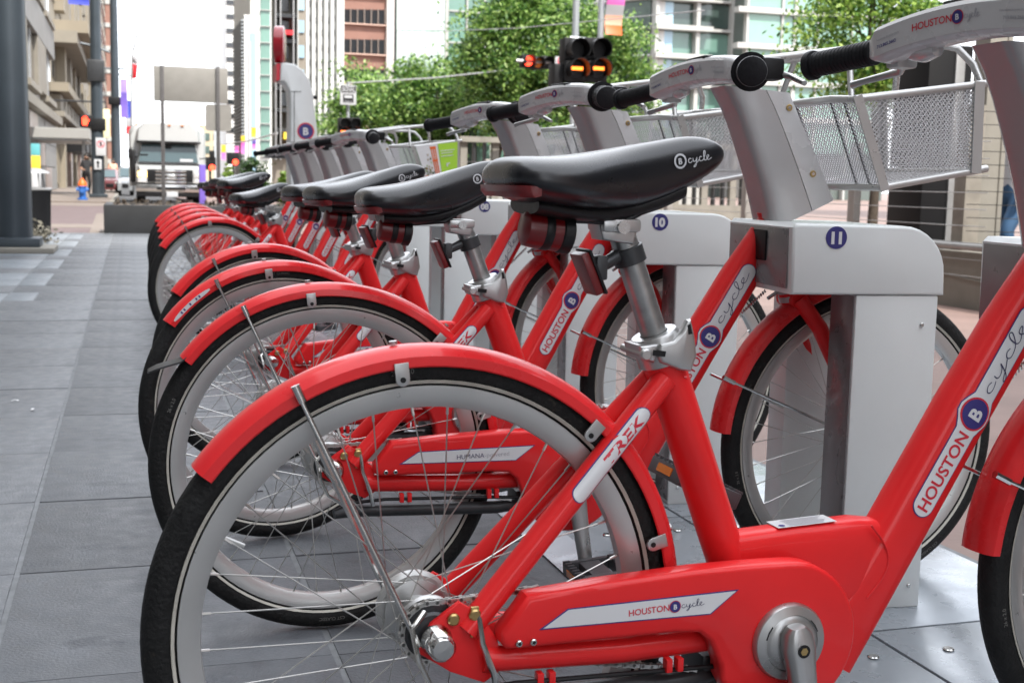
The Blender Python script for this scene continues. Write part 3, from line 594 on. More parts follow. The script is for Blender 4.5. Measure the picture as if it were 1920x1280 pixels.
    t.tube([(1.08, -.11, 1.142), (1.08, .11, 1.142)], .006, 8); obj('basket_rail', t, RIM, bk)
    t = MB()
    for sg in (-1, 1):
        a, b = Vector((.984, sg*(hw+.007), 1.036)), Vector((1.060, sg*(hw*.96+.007), .858)); d = (b-a).normalized(); n = Vector((d.z, 0, -d.x))*.0095
        t = MB(); t.add([a+n, a-n, b-n, b+n]+[p+Vector((0, sg*.003, 0)) for p in (a+n, a-n, b-n, b+n)], [(0, 1, 2, 3), (4, 5, 6, 7), (0, 1, 5, 4), (1, 2, 6, 5), (2, 3, 7, 6), (3, 0, 4, 7)]); obj('basket_strap', t, RIM, bk)
        a, b = Vector((1.252, sg*(hw+.007), 1.074)), Vector((1.262, sg*(hw*.96+.007), .896)); n = Vector((.011, 0, 0))
        t = MB(); t.add([a+n, a-n, b-n, b+n]+[p+Vector((0, sg*.003, 0)) for p in (a+n, a-n, b-n, b+n)], [(0, 1, 2, 3), (4, 5, 6, 7), (0, 1, 5, 4), (1, 2, 6, 5), (2, 3, 7, 6), (3, 0, 4, 7)]); obj('basket_strap', t, RIM, bk)
    t = MB()
    def lattice(p00, p10, p11, p01, pitch=.0092, wd=.0007):
        p00, p10, p11, p01 = map(Vector, (p00, p10, p11, p01)); W = (p10-p00).length; H = (p01-p00).length; nn = (p10-p00).cross(p01-p00).normalized()*.0006
        def P(x, y): u, v = x/W, y/H; return p00*(1-u)*(1-v)+p10*u*(1-v)+p11*u*v+p01*(1-u)*v
        k = .0
        for sg in (1, -1):
            c = -H if sg > 0 else 0; c += pitch*.5
            while c < (W if sg > 0 else W+H):
                if sg > 0: y0, y1 = max(0, -c), min(H, W-c); A, Bq = (c+y0, y0), (c+y1, y1)
                else: y0, y1 = max(0, c-W), min(H, c); A, Bq = (c-y0, y0), (c-y1, y1)
                if y1-y0 > .002:
                    a, b = P(*A), P(*Bq); d = (b-a).normalized(); n = d.cross(nn).normalized()*wd
                    t.add([a+n+nn, a-n+nn, b-n+nn, b+n+nn, a+n-nn, a-n-nn, b-n-nn, b+n-nn], [(0, 1, 2, 3), (7, 6, 5, 4), (0, 3, 7, 4), (1, 5, 6, 2)])
                c += pitch*1.0
    for sg in (-1, 1): lattice((RBm[0], sg*hw*.96, RBm[1]), (FB[0], sg*hw*.96, FB[1]), (FT[0], sg*hw, FT[1]), (RT[0], sg*hw, RT[1]))
    lattice((FB[0], -hw*.96, FB[1]), (FB[0], hw*.96, FB[1]), (FT[0], hw, FT[1]), (FT[0], -hw, FT[1]))
    lattice((RBm[0], -hw*.96, RBm[1]), (RBm[0], hw*.96, RBm[1]), (RT[0], hw, RT[1]), (RT[0], -hw, RT[1]))
    lattice((RBm[0], -hw*.96, RBm[1]), (FB[0], -hw*.96, FB[1]), (FB[0], hw*.96, FB[1]), (RBm[0], hw*.96, RBm[1]))
    mo = obj('basket_mesh', t, MESHM, bk, smooth=False, recalc=False); mo['kind'] = 'stuff'
    for y in (-.12, -.07, .07, .12): t = MB(); t.tube([(RT[0]+.002, y, RT[1]), (RBm[0]+.002, y*.96, RBm[1])], .003, 6); obj('basket_rod', t, DARK, bk)
    return B

proto = make_bike()
SLOT = .8386
XF, YF = 1.4733, 2.2912
spec = [  # slot index (0 = dock 11), front dx, heading deg, saddle drop along post, label
    (-1, -.005, 1.4, 0, 'red share bicycle nearest the camera, saddle highest, rear wheel cut by the frame'),
    (0, .016, -1.3, -.030, 'red share bicycle locked to the dock numbered 11, white fender behind the nearest bicycle'),
    (1, -.015, 9.0, -.030, 'red share bicycle locked to the dock numbered 10, black kickstand folded'),
    (2, .006, 12.9, -.04, 'red share bicycle with a plain green basket panel beside the empty dock 08'),
    (5, 0, 17.2, -.092, 'red share bicycle with a lime and orange advert on its basket, saddle lowest'),
    (6, 0, 19.0, -.035, 'second red share bicycle beyond the empty docks, right behind the one with the lime advert'),
    (7, 0, 20.5, -.03, 'third red share bicycle beyond the empty docks, middle of the far five'),
    (8, 0, 21.5, -.05, 'fourth red share bicycle beyond the empty docks, last but one in the rack'),
    (9, 0, 22.0, -.06, 'farthest red share bicycle, at the end of the rack by the grey kiosk')]
bikes = []
SADJ = [(0, 0), (-.035, 6), (-.02, 6), (-.02, 4), (-.02, 6), (-.015, 4), (-.015, 3), (-.015, 4), (-.02, 4)]
for i, (k, dx, ph, dz, lab) in enumerate(spec):
    o = proto if i == 0 else copy_tree(proto)
    a = R_(ph); o.location = (XF+dx-WB*math.cos(a), YF+SLOT*k-WB*math.sin(a), 0); o.rotation_euler = (0, 0, a)
    o['label'] = lab; o['group'] = 'red share bicycles in the rack'; bikes.append(o)
    off = SU*(dz/SU.z); ds, tilt = SADJ[i]; pv_ = Vector((.24, 0, .81)); rot = Matrix.Rotation(-R_(tilt), 3, 'Y')
    for ch in kids(o):
        nme = ch.name.split('.')[0]
        if nme in ('seat_post', 'tail_light', 'reflector', 'reflector_bracket'):
            ch.location = off+(Vector((ds, 0, -tilt*.0012)) if nme == 'tail_light' else Vector())
            if nme == 'seat_post':
                for g in kids(ch):
                    if g.name.startswith('seat_clamp'): g.location = -off
        if nme == 'saddle': ch.rotation_euler = (0, -R_(tilt), 0); ch.location = off+Vector((ds, 0, 0))+pv_-rot @ pv_
        if nme == 'rear_wheel': ch.rotation_euler = (0, random.uniform(0, 6.28), 0)
def ad_panel(b, kind):
    bk = [c for c in kids(b) if c.name.startswith('basket')][0]
    t = MB(); P = lambda a, c, h: (1.0+.245*a+.06*(1-c)*(1-a), -.181-h, .872+.03*a+c*(.155))
    def q(a0, a1, c0, c1, h, mi): t.add([P(a, c, h+e) for e in (0, .002) for a, c in ((a0, c0), (a1, c0), (a1, c1), (a0, c1))], [(0, 1, 2, 3), (7, 6, 5, 4), (0, 4, 5, 1), (1, 5, 6, 2), (2, 6, 7, 3), (3, 7, 4, 0)], mi)
    if kind == 'green': q(.35, 1, 0, 1.08, 0, 0)
    else:
        q(0, 1, 0, 1.05, 0, 1); q(.52, 1, 0, 1.05, .0026, 0)
        q(0, .5, 0, .08, .0026, 2)
        for a in (.33, .38, .43): q(a, a+.025, .06, .95, .0026, 2)
        q(.32, .46, .5, .56, .0030, 2); q(.32, .46, .9, .98, .0030, 2)
        random.seed(4)
        for k in range(26):
            a, c = random.uniform(.03, .28), random.uniform(.08, .8)*random.uniform(.4, 1); q(a, a+.025, c, c+.05, .0024+.0002*k, 3+k % 2)
        for c, L in ((.80, .4), (.72, .34), (.62, .36)): q(.56, .56+L*.9, c, c+.022, .0052, 1)
        q(.68, .72, .28, .4, .0052, 1); q(.70, .78, .36, .40, .0052, 1)
    o = obj('advert_panel', t, [GREENP if kind == 'green' else LIME, WHITE, ORANGE, LEAFA, BRASS], bk, smooth=False)
# one guard carries a sponsor's name instead, one fender a white sticker, one a rubber mudflap
cgd = [c for c in kids(bikes[1]) if c.name.startswith('chain_guard')][0]; gl = [c for c in kids(cgd) if c.name.startswith('guard_lettering')][0]
t = MB(); fl = lambda a, b, h: (.232+a*math.cos(.035)-b*math.sin(.035), -.083-h, .3385+a*math.sin(.035)+b*math.cos(.035))
wd_ = text(t, 'HUMANA', fl, 0, 0, .0125, .0012, 0, .0); text(t, '-powered', fl, wd_+.001, 0, .0125, .0012, 1, -.01); gl.data = mesh('guard_lettering', t, [SCRIPT, GREYINK])
rfd = [c for c in kids(bikes[2]) if c.name.startswith('rear_fender')][0]; t = MB(); vs = []; fs_ = []
for k in range(13):
    a = R_(122+19*k/12); hw_ = .0048*math.sqrt(max(.05, 1-((k-6)/6.2)**4))
    for q in (-1, 0, 1): r = .3225+q*hw_; vs.append((r*math.cos(a), -.0312, r*math.sin(a)))
for k in range(12):
    for q in range(2): fs_.append((3*k+q, 3*k+q+1, 3*k+q+4, 3*k+q+3))
t.add(vs, fs_, 0); 
for k in (3, 4, 6, 8, 9):
    a = R_(122+19*k/12); c, d = math.cos(a), math.sin(a); t.add([(.3195*math.cos(a), -.0315, .3195*math.sin(a)), (.3255*c, -.0315, .3255*d), (.3255*math.cos(a+.012), -.0315, .3255*math.sin(a+.012)), (.3195*math.cos(a+.012), -.0315, .3195*math.sin(a+.012))], [(0, 1, 2, 3)], 1)
obj('fender_sticker', t, [WHITE, NAVY], rfd)
rfd = [c for c in kids(bikes[1]) if c.name.startswith('rear_fender')][0]; t = MB()
t.loft([[Vector((x, y*w2, z+dz)) for y, dz in ((-1, 0), (0, .004), (1, 0), (1, .003), (0, .007), (-1, .003))] for x, z, w2 in ((-.255, .202, .026), (-.268, .192, .028), (-.290, .186, .03), (-.310, .180, .03), (-.322, .174, .022), (-.326, .172, .010))]); obj('mudflap', t, DARK, rfd)
ad_panel(bikes[3], 'green'); ad_panel(bikes[4], 'lime'); ad_panel(bikes[5], 'green')

# ------------------------------------------------------------------ docks
XD, YD = 1.2834, 2.091
def dock(k):
    num = '%02d' % (11-k)
    lab = {11: 'light grey steel dock with a navy disc numbered 11, nearest whole one', 10: 'light grey steel dock with a navy disc numbered 10', 8: 'empty light grey steel dock with a navy disc numbered 08', 12: 'grey dock holding the nearest bicycle, only its dark rear face showing', 9: 'grey dock holding the bicycle with the plain green basket panel', 7: 'empty grey dock beyond dock 08, before the lime advert bicycle'}.get(11-k, 'grey dock half hidden beyond the empty docks, the %s one past dock 07' % ['', '', '', '', '', 'first', 'second', 'third', 'fourth', 'fifth'][min(k, 9)])
    lab = {-1: lab}.get(k, lab); d = thing('bike_dock', lab, 'bike dock', (XD+.004*k, YD+SLOT*k, 0), R_(-6), 'steel bike docks on the platform')
    return d
def dock_parts(d):
    t = MB(); P = [(-.085, .658), (-.088, .785), (-.080, .793), (.125, .791)]+[(.140+.090*math.sin(a), .700+.091*math.cos(a)) for a in [math.pi/2*q/8 for q in range(9)]]+[(.232, .658)]
    t.prism(P, 0, .335, 0, .006); h = obj('dock_head', t, DOCK, d)
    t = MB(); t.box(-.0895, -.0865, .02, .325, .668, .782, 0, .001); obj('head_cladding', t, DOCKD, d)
    t = MB(); t.box(-.0915, -.089, .12, .2, .715, .775, 0, .004); obj('lock_slot', t, CHAR, d)
    t = MB(); t.box(.050, .222, .004, .112, .03, .657, 0, .004); obj('front_post', t, DOCK, d)
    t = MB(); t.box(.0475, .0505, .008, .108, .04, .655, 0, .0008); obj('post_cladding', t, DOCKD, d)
    t = MB(); t.box(.02, .20, .248, .333, .03, .657, 0, .004); obj('rear_post', t, DOCK, d)
    for x, z in ((.075, .075), (.197, .075), (.19, .60)): t = MB(); t.disc(.0042, .0005, .005, 12, 0, T3(x, 0, z), .001); obj('post_bolt', t, CHROME, d)
    return d
d0 = None; DM = {}
for k in range(-1, 10):
    d = dock(k)
    if d0 is None: dock_parts(d); d0 = d
    else:
        for ch in kids(d0):
            if ch.name.startswith('number_disc'): continue
            c = ch.copy(); C.objects.link(c); c.parent = d
    if k >= 0:
        fn = lambda a, b, h: (a+.0, -h, .767+b)
        t = MB(); t.disc(.0215, -.0012, .0, 36, 0, T3(0, 0, .767)); nd = obj('number_disc', t, NAVY, d)
        t = MB(); text(t, '%02d' % (11-k), fn, 0, 0, .030, .0018, 0, .055, True); obj('number', t, WHITE, nd)
# station platform
pf = thing('station_platform', 'low steel platform of bolted grey plates under the bike docks', 'platform', (1.39, 6, 0))
PB = {}
for col, (x0, x1) in enumerate(((.985, 1.318), (1.325, 1.815))):
    t = MB(); t.box(x0-1.39, x1-1.39, -.416, .416, .004, .03, 0, .003); PB[col] = mesh('plate', t, PLATE)
    t = MB()
    for x in (x0+.09, x1-.06):
        for y in (-.3, .3): t.disc(.011, .0, .004, 10, 0, T3(x-1.39, y, .030), .002, 'z')
    BM_ = mesh('plate_bolt', t, CHROME)
    for k in range(-2, 11):
        pl = link('plate', PB[col], pf, (0, YD+.30+SLOT*(k)-6, 0)); link('plate_bolt', BM_, pl)
t = MB()
for k in range(1): t.prism([(.905-1.39, .004), (.984-1.39, .03), (.984-1.39, .004)], YD-2.2-6, YD+9.4-6, 0, 0, lambda a, c, h: (a, h, c))
obj('platform_ramp', t, PLATE, pf)

# ------------------------------------------------------------------ ground
def sheet(name, x0, x1, y0, y1, z0, z1, m, b=0): t = MB(); t.box(x0, x1, y0, y1, z0, z1, 0, b); return struct(name, t, m, smooth=False)
sheet('ground', -400, 500, -30, 900, -.6, -.112, ASPH)
sheet('road', -.62, 5.2, 24, 500, -.110, -.100, ASPH)
sheet('pavement', -9, 1.9, -6, 19.45, -.11, -.0028, JOINT)
sheet('brick_crossing', -9, 5.2, 19.46, 42.5, -.11, -.05, BRICKP)
for k, (y0, y1) in enumerate(((22.6, 24.2), (38.5, 42.4))): sheet('tan_band', -9, 5.0, y0, y1, -.049, -.045, BRICKT)
t = MB(); t.add([(-.6, 19.47, -.044), (-.05, 19.47, -.044), (.35, 31, -.044), (-.75, 31, -.044)], [(0, 1, 2, 3)]); struct('tan_ramp', t, BRICKT)
sheet('far_pavement', -9, -.64, 42.55, 400, -.11, .0, BRICKT)
sheet('kerb', -.63, -.5, 42.6, 400, -.11, .01, CONC)
sheet('brick_pavement', 1.91, 6.3, -6, 200, -.11, -.012, PINKP)
sheet('kerb', 6.31, 6.5, 12, 200, -.11, .02, CONC)
sheet('plaza_paving', 9.2, 300, -6, 400, -.11, .02, PINKP)
# slate tiles: 0.59 x 0.31
pv = bpy.data.objects['pavement']
TX, TY = .59, .62; x0 = -.245-2*TX
def tile_mesh(w_, h_, m):
    t = MB(); t.box(.006, w_-.006, .0025, h_-.0025, -.03, 0, 0, .0015); return mesh('tile', t, m)
TM = {(w_, c): tile_mesh(w_, TY, TILE if c == 0 else TILE_LIT) for w_ in (TX,) for c in (0, 1)}
HALF = (tile_mesh(TX-.2, TY, TILE), tile_mesh(.2, TY, TILE_LIT)); random.seed(3); cnt = 0
for j in range(31):
    for i in range(-1, 4):
        y = .31+j*TY; x = x0+i*TX
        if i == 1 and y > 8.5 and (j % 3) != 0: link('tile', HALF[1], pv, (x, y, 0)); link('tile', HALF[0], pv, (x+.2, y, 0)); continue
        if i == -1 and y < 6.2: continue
        pale = (i < 1 and y > 7.6+1.2*max(0, i) and (j % 3) != 0) if i < 1 else False  # pale rows paint the sunlit strip, skipped rows its shadow bands
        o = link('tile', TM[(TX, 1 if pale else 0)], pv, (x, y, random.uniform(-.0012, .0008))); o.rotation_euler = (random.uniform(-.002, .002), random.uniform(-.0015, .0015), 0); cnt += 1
# litter: white scraps on the slates
for k, (u, v) in enumerate(((28, 753), (62, 769), (430, 995))):
    d = F_+R2*((u-960)/FPX)-U2*((v-640)/FPX); p = CAM+d*(-CAM.z/d.z); t = MB()
    t.loft([[Vector((a, b, .004+c)) for a, b, c in ((-.014, -.004, 0), (.0, -.005, .003), (.014, -.003, .0), (.014, -.003, .001), (0, -.005, .004), (-.014, -.004, .001))], [Vector((a, b+.008, .004+c)) for a, b, c in ((-.013, -.004, 0), (.0, -.004, .004), (.014, -.003, .001), (.014, -.003, .002), (0, -.004, .005), (-.013, -.004, .001))]])
    o = obj('paper_scrap', t, WHITE, None, (p.x, p.y, 0)); o.rotation_euler = (0, 0, k*1.3)
    tag(o, ('small white paper scrap lying on the slate tiles', 'tiny white scrap beside the larger one on the slate tiles', 'crumpled white paper between the rear wheels on the slates')[k], 'litter')

# ------------------------------------------------------------------ trees
def np_leaves(name, pts, size, m, parent, rng, flat=.35):
    n = len(pts); d = rng.normal(size=(n, 3)); d[:, 2] = np.abs(d[:, 2])+flat; d /= np.linalg.norm(d, axis=1)[:, None]
    a = np.cross(d, rng.normal(size=(n, 3))); a /= np.linalg.norm(a, axis=1)[:, None]; b = np.cross(d, a)
    s = size*rng.uniform(.6, 1.25, (n, 1))
    V = np.stack([pts-a*s, pts-b*s*.5+d*s*.1, pts+a*s, pts+b*s*.5+d*s*.1], 1).reshape(-1, 3)
    me = bpy.data.meshes.new(name); me.vertices.add(4*n); me.vertices.foreach_set('co', V.astype(np.float32).ravel())
    me.loops.add(4*n); me.loops.foreach_set('vertex_index', np.arange(4*n, dtype=np.int32)); me.polygons.add(n)
    me.polygons.foreach_set('loop_start', np.arange(0, 4*n, 4, dtype=np.int32)); me.materials.append(m); me.update(calc_edges=True)
    o = link(name, me, parent); o['kind'] = 'stuff'; return o
def crown_pts(rng, cc, rad, nclump, per, spread):
    cc, rad = np.array(cc), np.array(rad); c = rng.normal(size=(nclump, 3)); c /= np.linalg.norm(c, axis=1)[:, None]; c *= rng.uniform(.35, 1.0, (nclump, 1))**.6
    c = c*rad*(1+.18*np.sin(c[:, :1]*5+c[:, 2:3]*4))+cc
    sp = spread*rng.uniform(.6, 1.3, (nclump, 1)); p = np.repeat(c, per, 0)+rng.normal(size=(nclump*per, 3))*np.repeat(sp, per, 0)*np.array([1, 1, .6]); return p, c
def tree(name, label, base, cc, rad, nclump, per, leaf, m, seed, tr=.12, cat='tree', group=None, spread=.3):
    rng = np.random.default_rng(seed); T = thing(name, label, cat, base, 0, group); b = Vector(base); c = Vector(cc)-b
    p, cl = crown_pts(rng, c, rad, nclump, per, spread); t = MB(); top = Vector((c.x, c.y, c.z+rad[2]*.5))
    P = [Vector((0, 0, 0)), Vector((rng.normal()*.05, 0, c.z*.3)), Vector((c.x*.6+rng.normal()*.1, c.y*.6, c.z*.7)), Vector((c.x, c.y, c.z)), top]
    t.tube(P, [tr*1.25, tr, tr*.8, tr*.5, tr*.15], 10)
    for k in rng.choice(len(cl), min(len(cl), 16), replace=False):
        e = Vector(cl[k]); s = P[2].lerp(P[3], rng.uniform(0, 1)); mid = s.lerp(e, .5)+Vector((0, 0, .15)); t.tube([s, mid, e], [tr*.4, tr*.25, tr*.06], 6)
    obj('trunk', t, BARK, T); np_leaves('crown', p, leaf, m, T, rng); return T
p = at(690, 330, 46); tree('street_tree', 'leafy green street tree behind the train signal sign', (p.x, 46, 0), (at(700, 228, 46).x, 46, at(700, 228, 46).z), (2.0, 2.0, 1.75), 170, 110, .09, LEAFA, 11, .12, group='street trees', spread=.34)
p = at(925, 330, 36); tree('street_tree', 'tallest broad street tree with bright yellow-green top', (p.x, 36, 0), (at(985, 92, 36).x, 36, at(985, 92, 36).z), (1.75, 1.9, 2.6), 260, 140, .078, LEAFA, 12, .13, group='street trees', spread=.33)
p = at(805, 330, 42); tree('street_tree', 'small street tree between the two larger crowns', (p.x, 42, 0), (at(820, 205, 42).x, 42, at(820, 205, 42).z), (2.0, 2.0, 1.65), 170, 110, .085, LEAFA, 13, .1, group='street trees', spread=.33)
p = at(1075, 330, 34); tree('street_tree', 'street tree behind the black double traffic signal', (p.x, 34, 0), (at(1100, 150, 34).x, 34, at(1100, 150, 34).z), (2.0, 2.0, 2.2), 200, 110, .075, LEAFA, 14, .1, group='street trees', spread=.3)
p = at(1640, 330, 17); tree('street_tree', 'near light-leaved street tree above the wire baskets', (p.x, 17, 0), (at(1630, 75, 17).x, 17, at(1630, 75, 17).z), (1.15, 1.3, 1.25), 170, 80, .05, LEAFB, 15, .07, group='street trees', spread=.2)
def bush(u0, u1, v0, v1, y, label, seed, m=LEAFD, n=90):
    a, b = at(u0, v1, y), at(u1, v0, y); rng = np.random.default_rng(seed); w_ = (b.x-a.x)/2; h = b.z
    T = thing('shrub', label, 'shrub', ((a.x+b.x)/2, y, 0)); rad = np.array([w_*.9, w_*.8, h*.45])
    p, cl = crown_pts(rng, (0, 0, h*.52), rad, n, 60, w_*.2); p[:, 2] = np.maximum(p[:, 2], .02); np_leaves('foliage', p, .055, m, T, rng)
    t = MB()
    for k in range(8): t.tube([(0, 0, 0), Vector(cl[k])*.5, Vector(cl[k])], [.03, .02, .006], 6)
    obj('stem', t, BARK, T)
bush(446, 506, 294, 340, 38, 'round clipped dark green shrub on the street behind the far saddles', 21)
bush(418, 436, 305, 345, 60, 'small pale green shrub beside the thin signpost', 22, LEAFB, 40)
bush(520, 545, 318, 350, 30, 'low bright shrub at the foot of the grey kiosk', 23, LEAFB, 30)

# ------------------------------------------------------------------ helpers for things placed at a depth
def seg(u0, v0, u1, v1, y):      # centre x, z and size of a picture rectangle standing at depth y
    a, b = at((u0+u1)/2, v0, y), at((u0+u1)/2, v1, y); c, d = at(u0, (v0+v1)/2, y), at(u1, (v0+v1)/2, y); return c.x, d.x, b.z, a.z
def panel(name, u0, v0, u1, v1, y, th, m, parent=None, b=0, dy=0):
    x0, x1, z0, z1 = seg(u0, v0, u1, v1, y); t = MB(); t.box(x0, x1, y+dy-th, y+dy, z0, z1, 0, b); return obj(name, t, m, parent)

# left street furniture
p = at(33, 470, 14.7); T = thing('lamp_post', 'thick dark blue post on a pale pad beside the black litter bin', 'lamp post', (p.x-.02, 14.7, 0))
t = MB(); t.lathe([(1e-5, .1), (.185, .1), (.182, .6), (.13, 6.5), (1e-5, 6.5)], 28, 0, None, False, 'z'); obj('shaft', t, POLE, T)
t = MB(); t.box(-.27, .27, -.27, .27, .06, .16, 0, .015); obj('base_plate', t, POLE, T)
t = MB(); t.box(-.42, .42, -.42, .42, .0, .06, 0, .01); obj('footing', t, CONC, T)
p = at(53, 440, 18.8); T = thing('litter_bin', 'black litter bin with a raised rain lid beside the thick post', 'litter bin', (p.x+.07, 18.8, 0))
t = MB(); t.lathe([(1e-5, 0), (.21, 0), (.23, .02), (.245, .6), (.26, .62), (.25, .64), (.235, .6), (1e-5, .58)], 28, 0, None, False, 'z'); obj('body', t, CHAR, T)
t = MB(); t.lathe([(1e-5, .93), (.12, .92), (.23, .875), (.24, .86), (.2, .86), (1e-5, .9)], 28, 0, None, False, 'z'); obj('lid', t, GREYM, T)
t = MB()
for a in range(4): t.tube([(.2*math.cos(a*1.57+.6), .2*math.sin(a*1.57+.6), .62), (.15*math.cos(a*1.57+.6), .15*math.sin(a*1.57+.6), .89)], .012, 6)
t.lathe([(.24, .62), (.262, .63), (.262, .65), (.24, .66)], 28, 0, None, True, 'z'); obj('lid_bracket', t, GREYM, T)
p = at(80, 450, 16.6)
rng = np.random.default_rng(5); T = thing('weed_tuft', 'dry grey weed tuft at the foot of the litter bin', 'plant', (p.x-.45, 16.6, 0)); np_leaves('foliage', rng.normal(size=(220, 3))*np.array([.1, .08, .07])+np.array([.42, 0, .1]), .035, mat('dry_weed', (.16, .15, .12), .9), T, rng)
p = at(185, 370, 50); T = thing('signal_post', 'dark post carrying the red hand signal and two white signs', 'signal post', (p.x, 50, 0))
t = MB(); t.lathe([(1e-5, .1), (.235, .1), (.23, 1), (.18, 9), (1e-5, 9)], 22, 0, None, False, 'z'); t.box(-.33, .33, -.33, .33, .02, .14, 0, .02); t.tube([(0, 0, 5.6), (-.55, 0, 5.7)], .04, 8); t.tube([(0, 0, 5.6), (.5, 0, 5.4)], .04, 8); obj('shaft', t, POLE, T)
t = MB(); t.box(-.32, .3, -.36, .25, 4.3, 5.1, 0, .06); obj('control_box', t, DARK, T)
t = MB(); t.box(-.62, -.12, -.3, .15, 2.62, 3.06, 0, .05); t.box(-.22, .3, -.28, .2, 2.5, 2.95, 0, .03); sh_ = obj('walk_signal', t, CHAR, T)
t = MB(); hand = [(-.09, -.17), (.07, -.17), (.11, -.05), (.17, .03), (.14, .06), (.09, .01), (.09, .15), (.055, .15), (.045, .03), (.035, .18), (0, .18), (-.005, .03), (-.03, .17), (-.06, .17), (-.055, .02), (-.09, .12), (-.12, .11), (-.11, -.05)]
t.prism([(-.42+a*.95, 2.84+c) for a, c in hand], -.315, -.302); obj('hand_symbol', t, SIGRED, sh_)
for i, (u0, v0, u1, v1) in enumerate(((180, 259, 199, 292), (177, 299, 191, 318))):
    x0, x1, z0, z1 = seg(u0, v0, u1, v1, 50); t = MB(); t.box(x0-p.x, x1-p.x, -.30, -.28, z0, z1, 0, .004); s_ = obj('sign_plate', t, SIGNW, T)
    t = MB(); fn = lambda a, b, h: (a, -.302, b); xc, zc = (x0+x1)/2-p.x, (z0+z1)/2
    if i == 0: flat_disc(t, fn, xc, zc+.1, .14, 0, 0, 24, ri=.11); t.add([fn(xc-.1, zc+.18, 0), fn(xc-.08, zc+.2, 0), fn(xc+.1, zc+.02, 0), fn(xc+.08, zc, 0)], [(0, 1, 2, 3)], 0); t.add([fn(xc-.03, zc+.02, 0), fn(xc+.03, zc+.02, 0), fn(xc+.03, zc+.18, 0), fn(xc-.03, zc+.18, 0)], [(0, 1, 2, 3)], 1)
    else: t.add([fn(xc-.03, zc-.12, 0), fn(xc+.03, zc-.12, 0), fn(xc+.03, zc+.06, 0), fn(xc-.03, zc+.06, 0)], [(0, 1, 2, 3)], 1); t.add([fn(xc-.08, zc+.05, 0), fn(xc+.08, zc+.05, 0), fn(xc, zc+.15, 0)], [(0, 1, 2)], 1)
    obj('sign_symbol', t, [INKR, CHAR], s_)
p = at(155, 375, 45); T = thing('fire_hydrant', 'blue fire hydrant with an orange bonnet by the signal post', 'fire hydrant', (p.x, 45, 0))
t = MB(); t.lathe([(1e-5, 0), (.17, 0), (.17, .06), (.115, .07), (.115, .42), (.14, .43), (.14, .47), (1e-5, .47)], 20, 0, None, False, 'z'); t.tube([(-.2, 0, .35), (.2, 0, .35)], .06, 12); t.tube([(0, -.22, .32), (0, 0, .32)], .08, 12); obj('barrel', t, BLUE, T)
t = MB(); t.lathe([(1e-5, .74), (.04, .73), (.05, .68), (.11, .62), (.145, .52), (.145, .47), (1e-5, .47)], 20, 0, None, False, 'z'); obj('bonnet', t, ORNG, T)
p = at(219, 355, 80); T = thing('lamp_post', 'slim far dark post holding the purple street banner', 'lamp post', (p.x, 80, 0))
t = MB(); t.lathe([(1e-5, .0), (.3, 0), (.27, 1.5), (.2, 14), (1e-5, 14)], 16, 0, None, False, 'z'); t.tube([(-.8, 0, 7.2), (.7, 0, 7.2)], .06, 8); t.tube([(0, 0, 6.9), (.9, 0, 6.8)], .05, 6); obj('shaft', t, POLE, T)
t = MB(); t.box(-.4, .42, -.45, .3, 5.05, 5.5, 0, .06); obj('signal_box', t, CHAR, T)
def banner(u0, v0, u1, v1, y, mats, label, group='street banners'):
    x0, x1, z0, z1 = seg(u0, v0, u1, v1, y); K = len(mats); T = thing('street_banner', label, 'banner', ((x0+x1)/2, y, z0), 0, group); w_ = (x1-x0)/2; h = (z1-z0)
    for k in range(K):
        t = MB(); secs = []
        for j in range(5):
            zz = h*(k+j/4)/K; secs.append([Vector((x, .05*math.sin(zz/h*5+x*2)+dy, zz)) for x, dy in ((-w_, -.015), (0, -.03), (w_, -.015), (w_, .015), (0, 0), (-w_, .015))])
        t.loft(secs); obj('cloth', t, mats[k], T)
    t = MB(); t.tube([(-w_*1.1, .05, h+.02), (w_*1.1, .05, h+.02)], .03, 6); obj('banner_arm', t, POLE, T)
banner(226, 150, 239, 221, 79.5, [PURP, PURP, mat('lilac_cloth', (.35, .25, .65), .7)], 'tall purple banner on the slim far post')
banner(239.5, 190, 247, 225, 88, [BLUEC], 'narrow blue banner beyond the tall purple one')
banner(236, 222, 247, 252, 84, [REDC, SIGNW], 'red and white banner hanging below the purple one')
banner(128, -14, 167, 9, 58, [BLUEC], 'bright blue banner high on the stone buildings')
T = thing('flag', 'tricolour flag of red, white and blue over the left street', 'flag', at(247, 170, 82))
p0 = at(247, 170, 82)
for nm, m_, uv in (('red_field', REDC, ((246, 118), (258, 122), (256, 146), (247, 149))), ('white_field', SIGNW, ((247, 104), (259, 108), (258, 121.5), (246.5, 117))), ('blue_field', PURP, ((247, 100), (252, 78), (256, 70), (253, 92)))):
    t = MB(); V = [at(u, v, 82+.12*i)-p0 for i, (u, v) in enumerate(uv)]; t.add(V+[q+Vector((0, .03, 0)) for q in V], [(0, 1, 2, 3), (7, 6, 5, 4), (0, 1, 5, 4), (1, 2, 6, 5), (2, 3, 7, 6), (3, 0, 4, 7)]); obj(nm, t, m_, T)
t = MB(); t.tube([at(247, 300, 82)-p0, at(246.5, 140, 82)-p0, at(248, 102, 82)-p0, at(257, 66, 82)-p0], .06, 8); obj('flag_pole', t, GREYM, T)

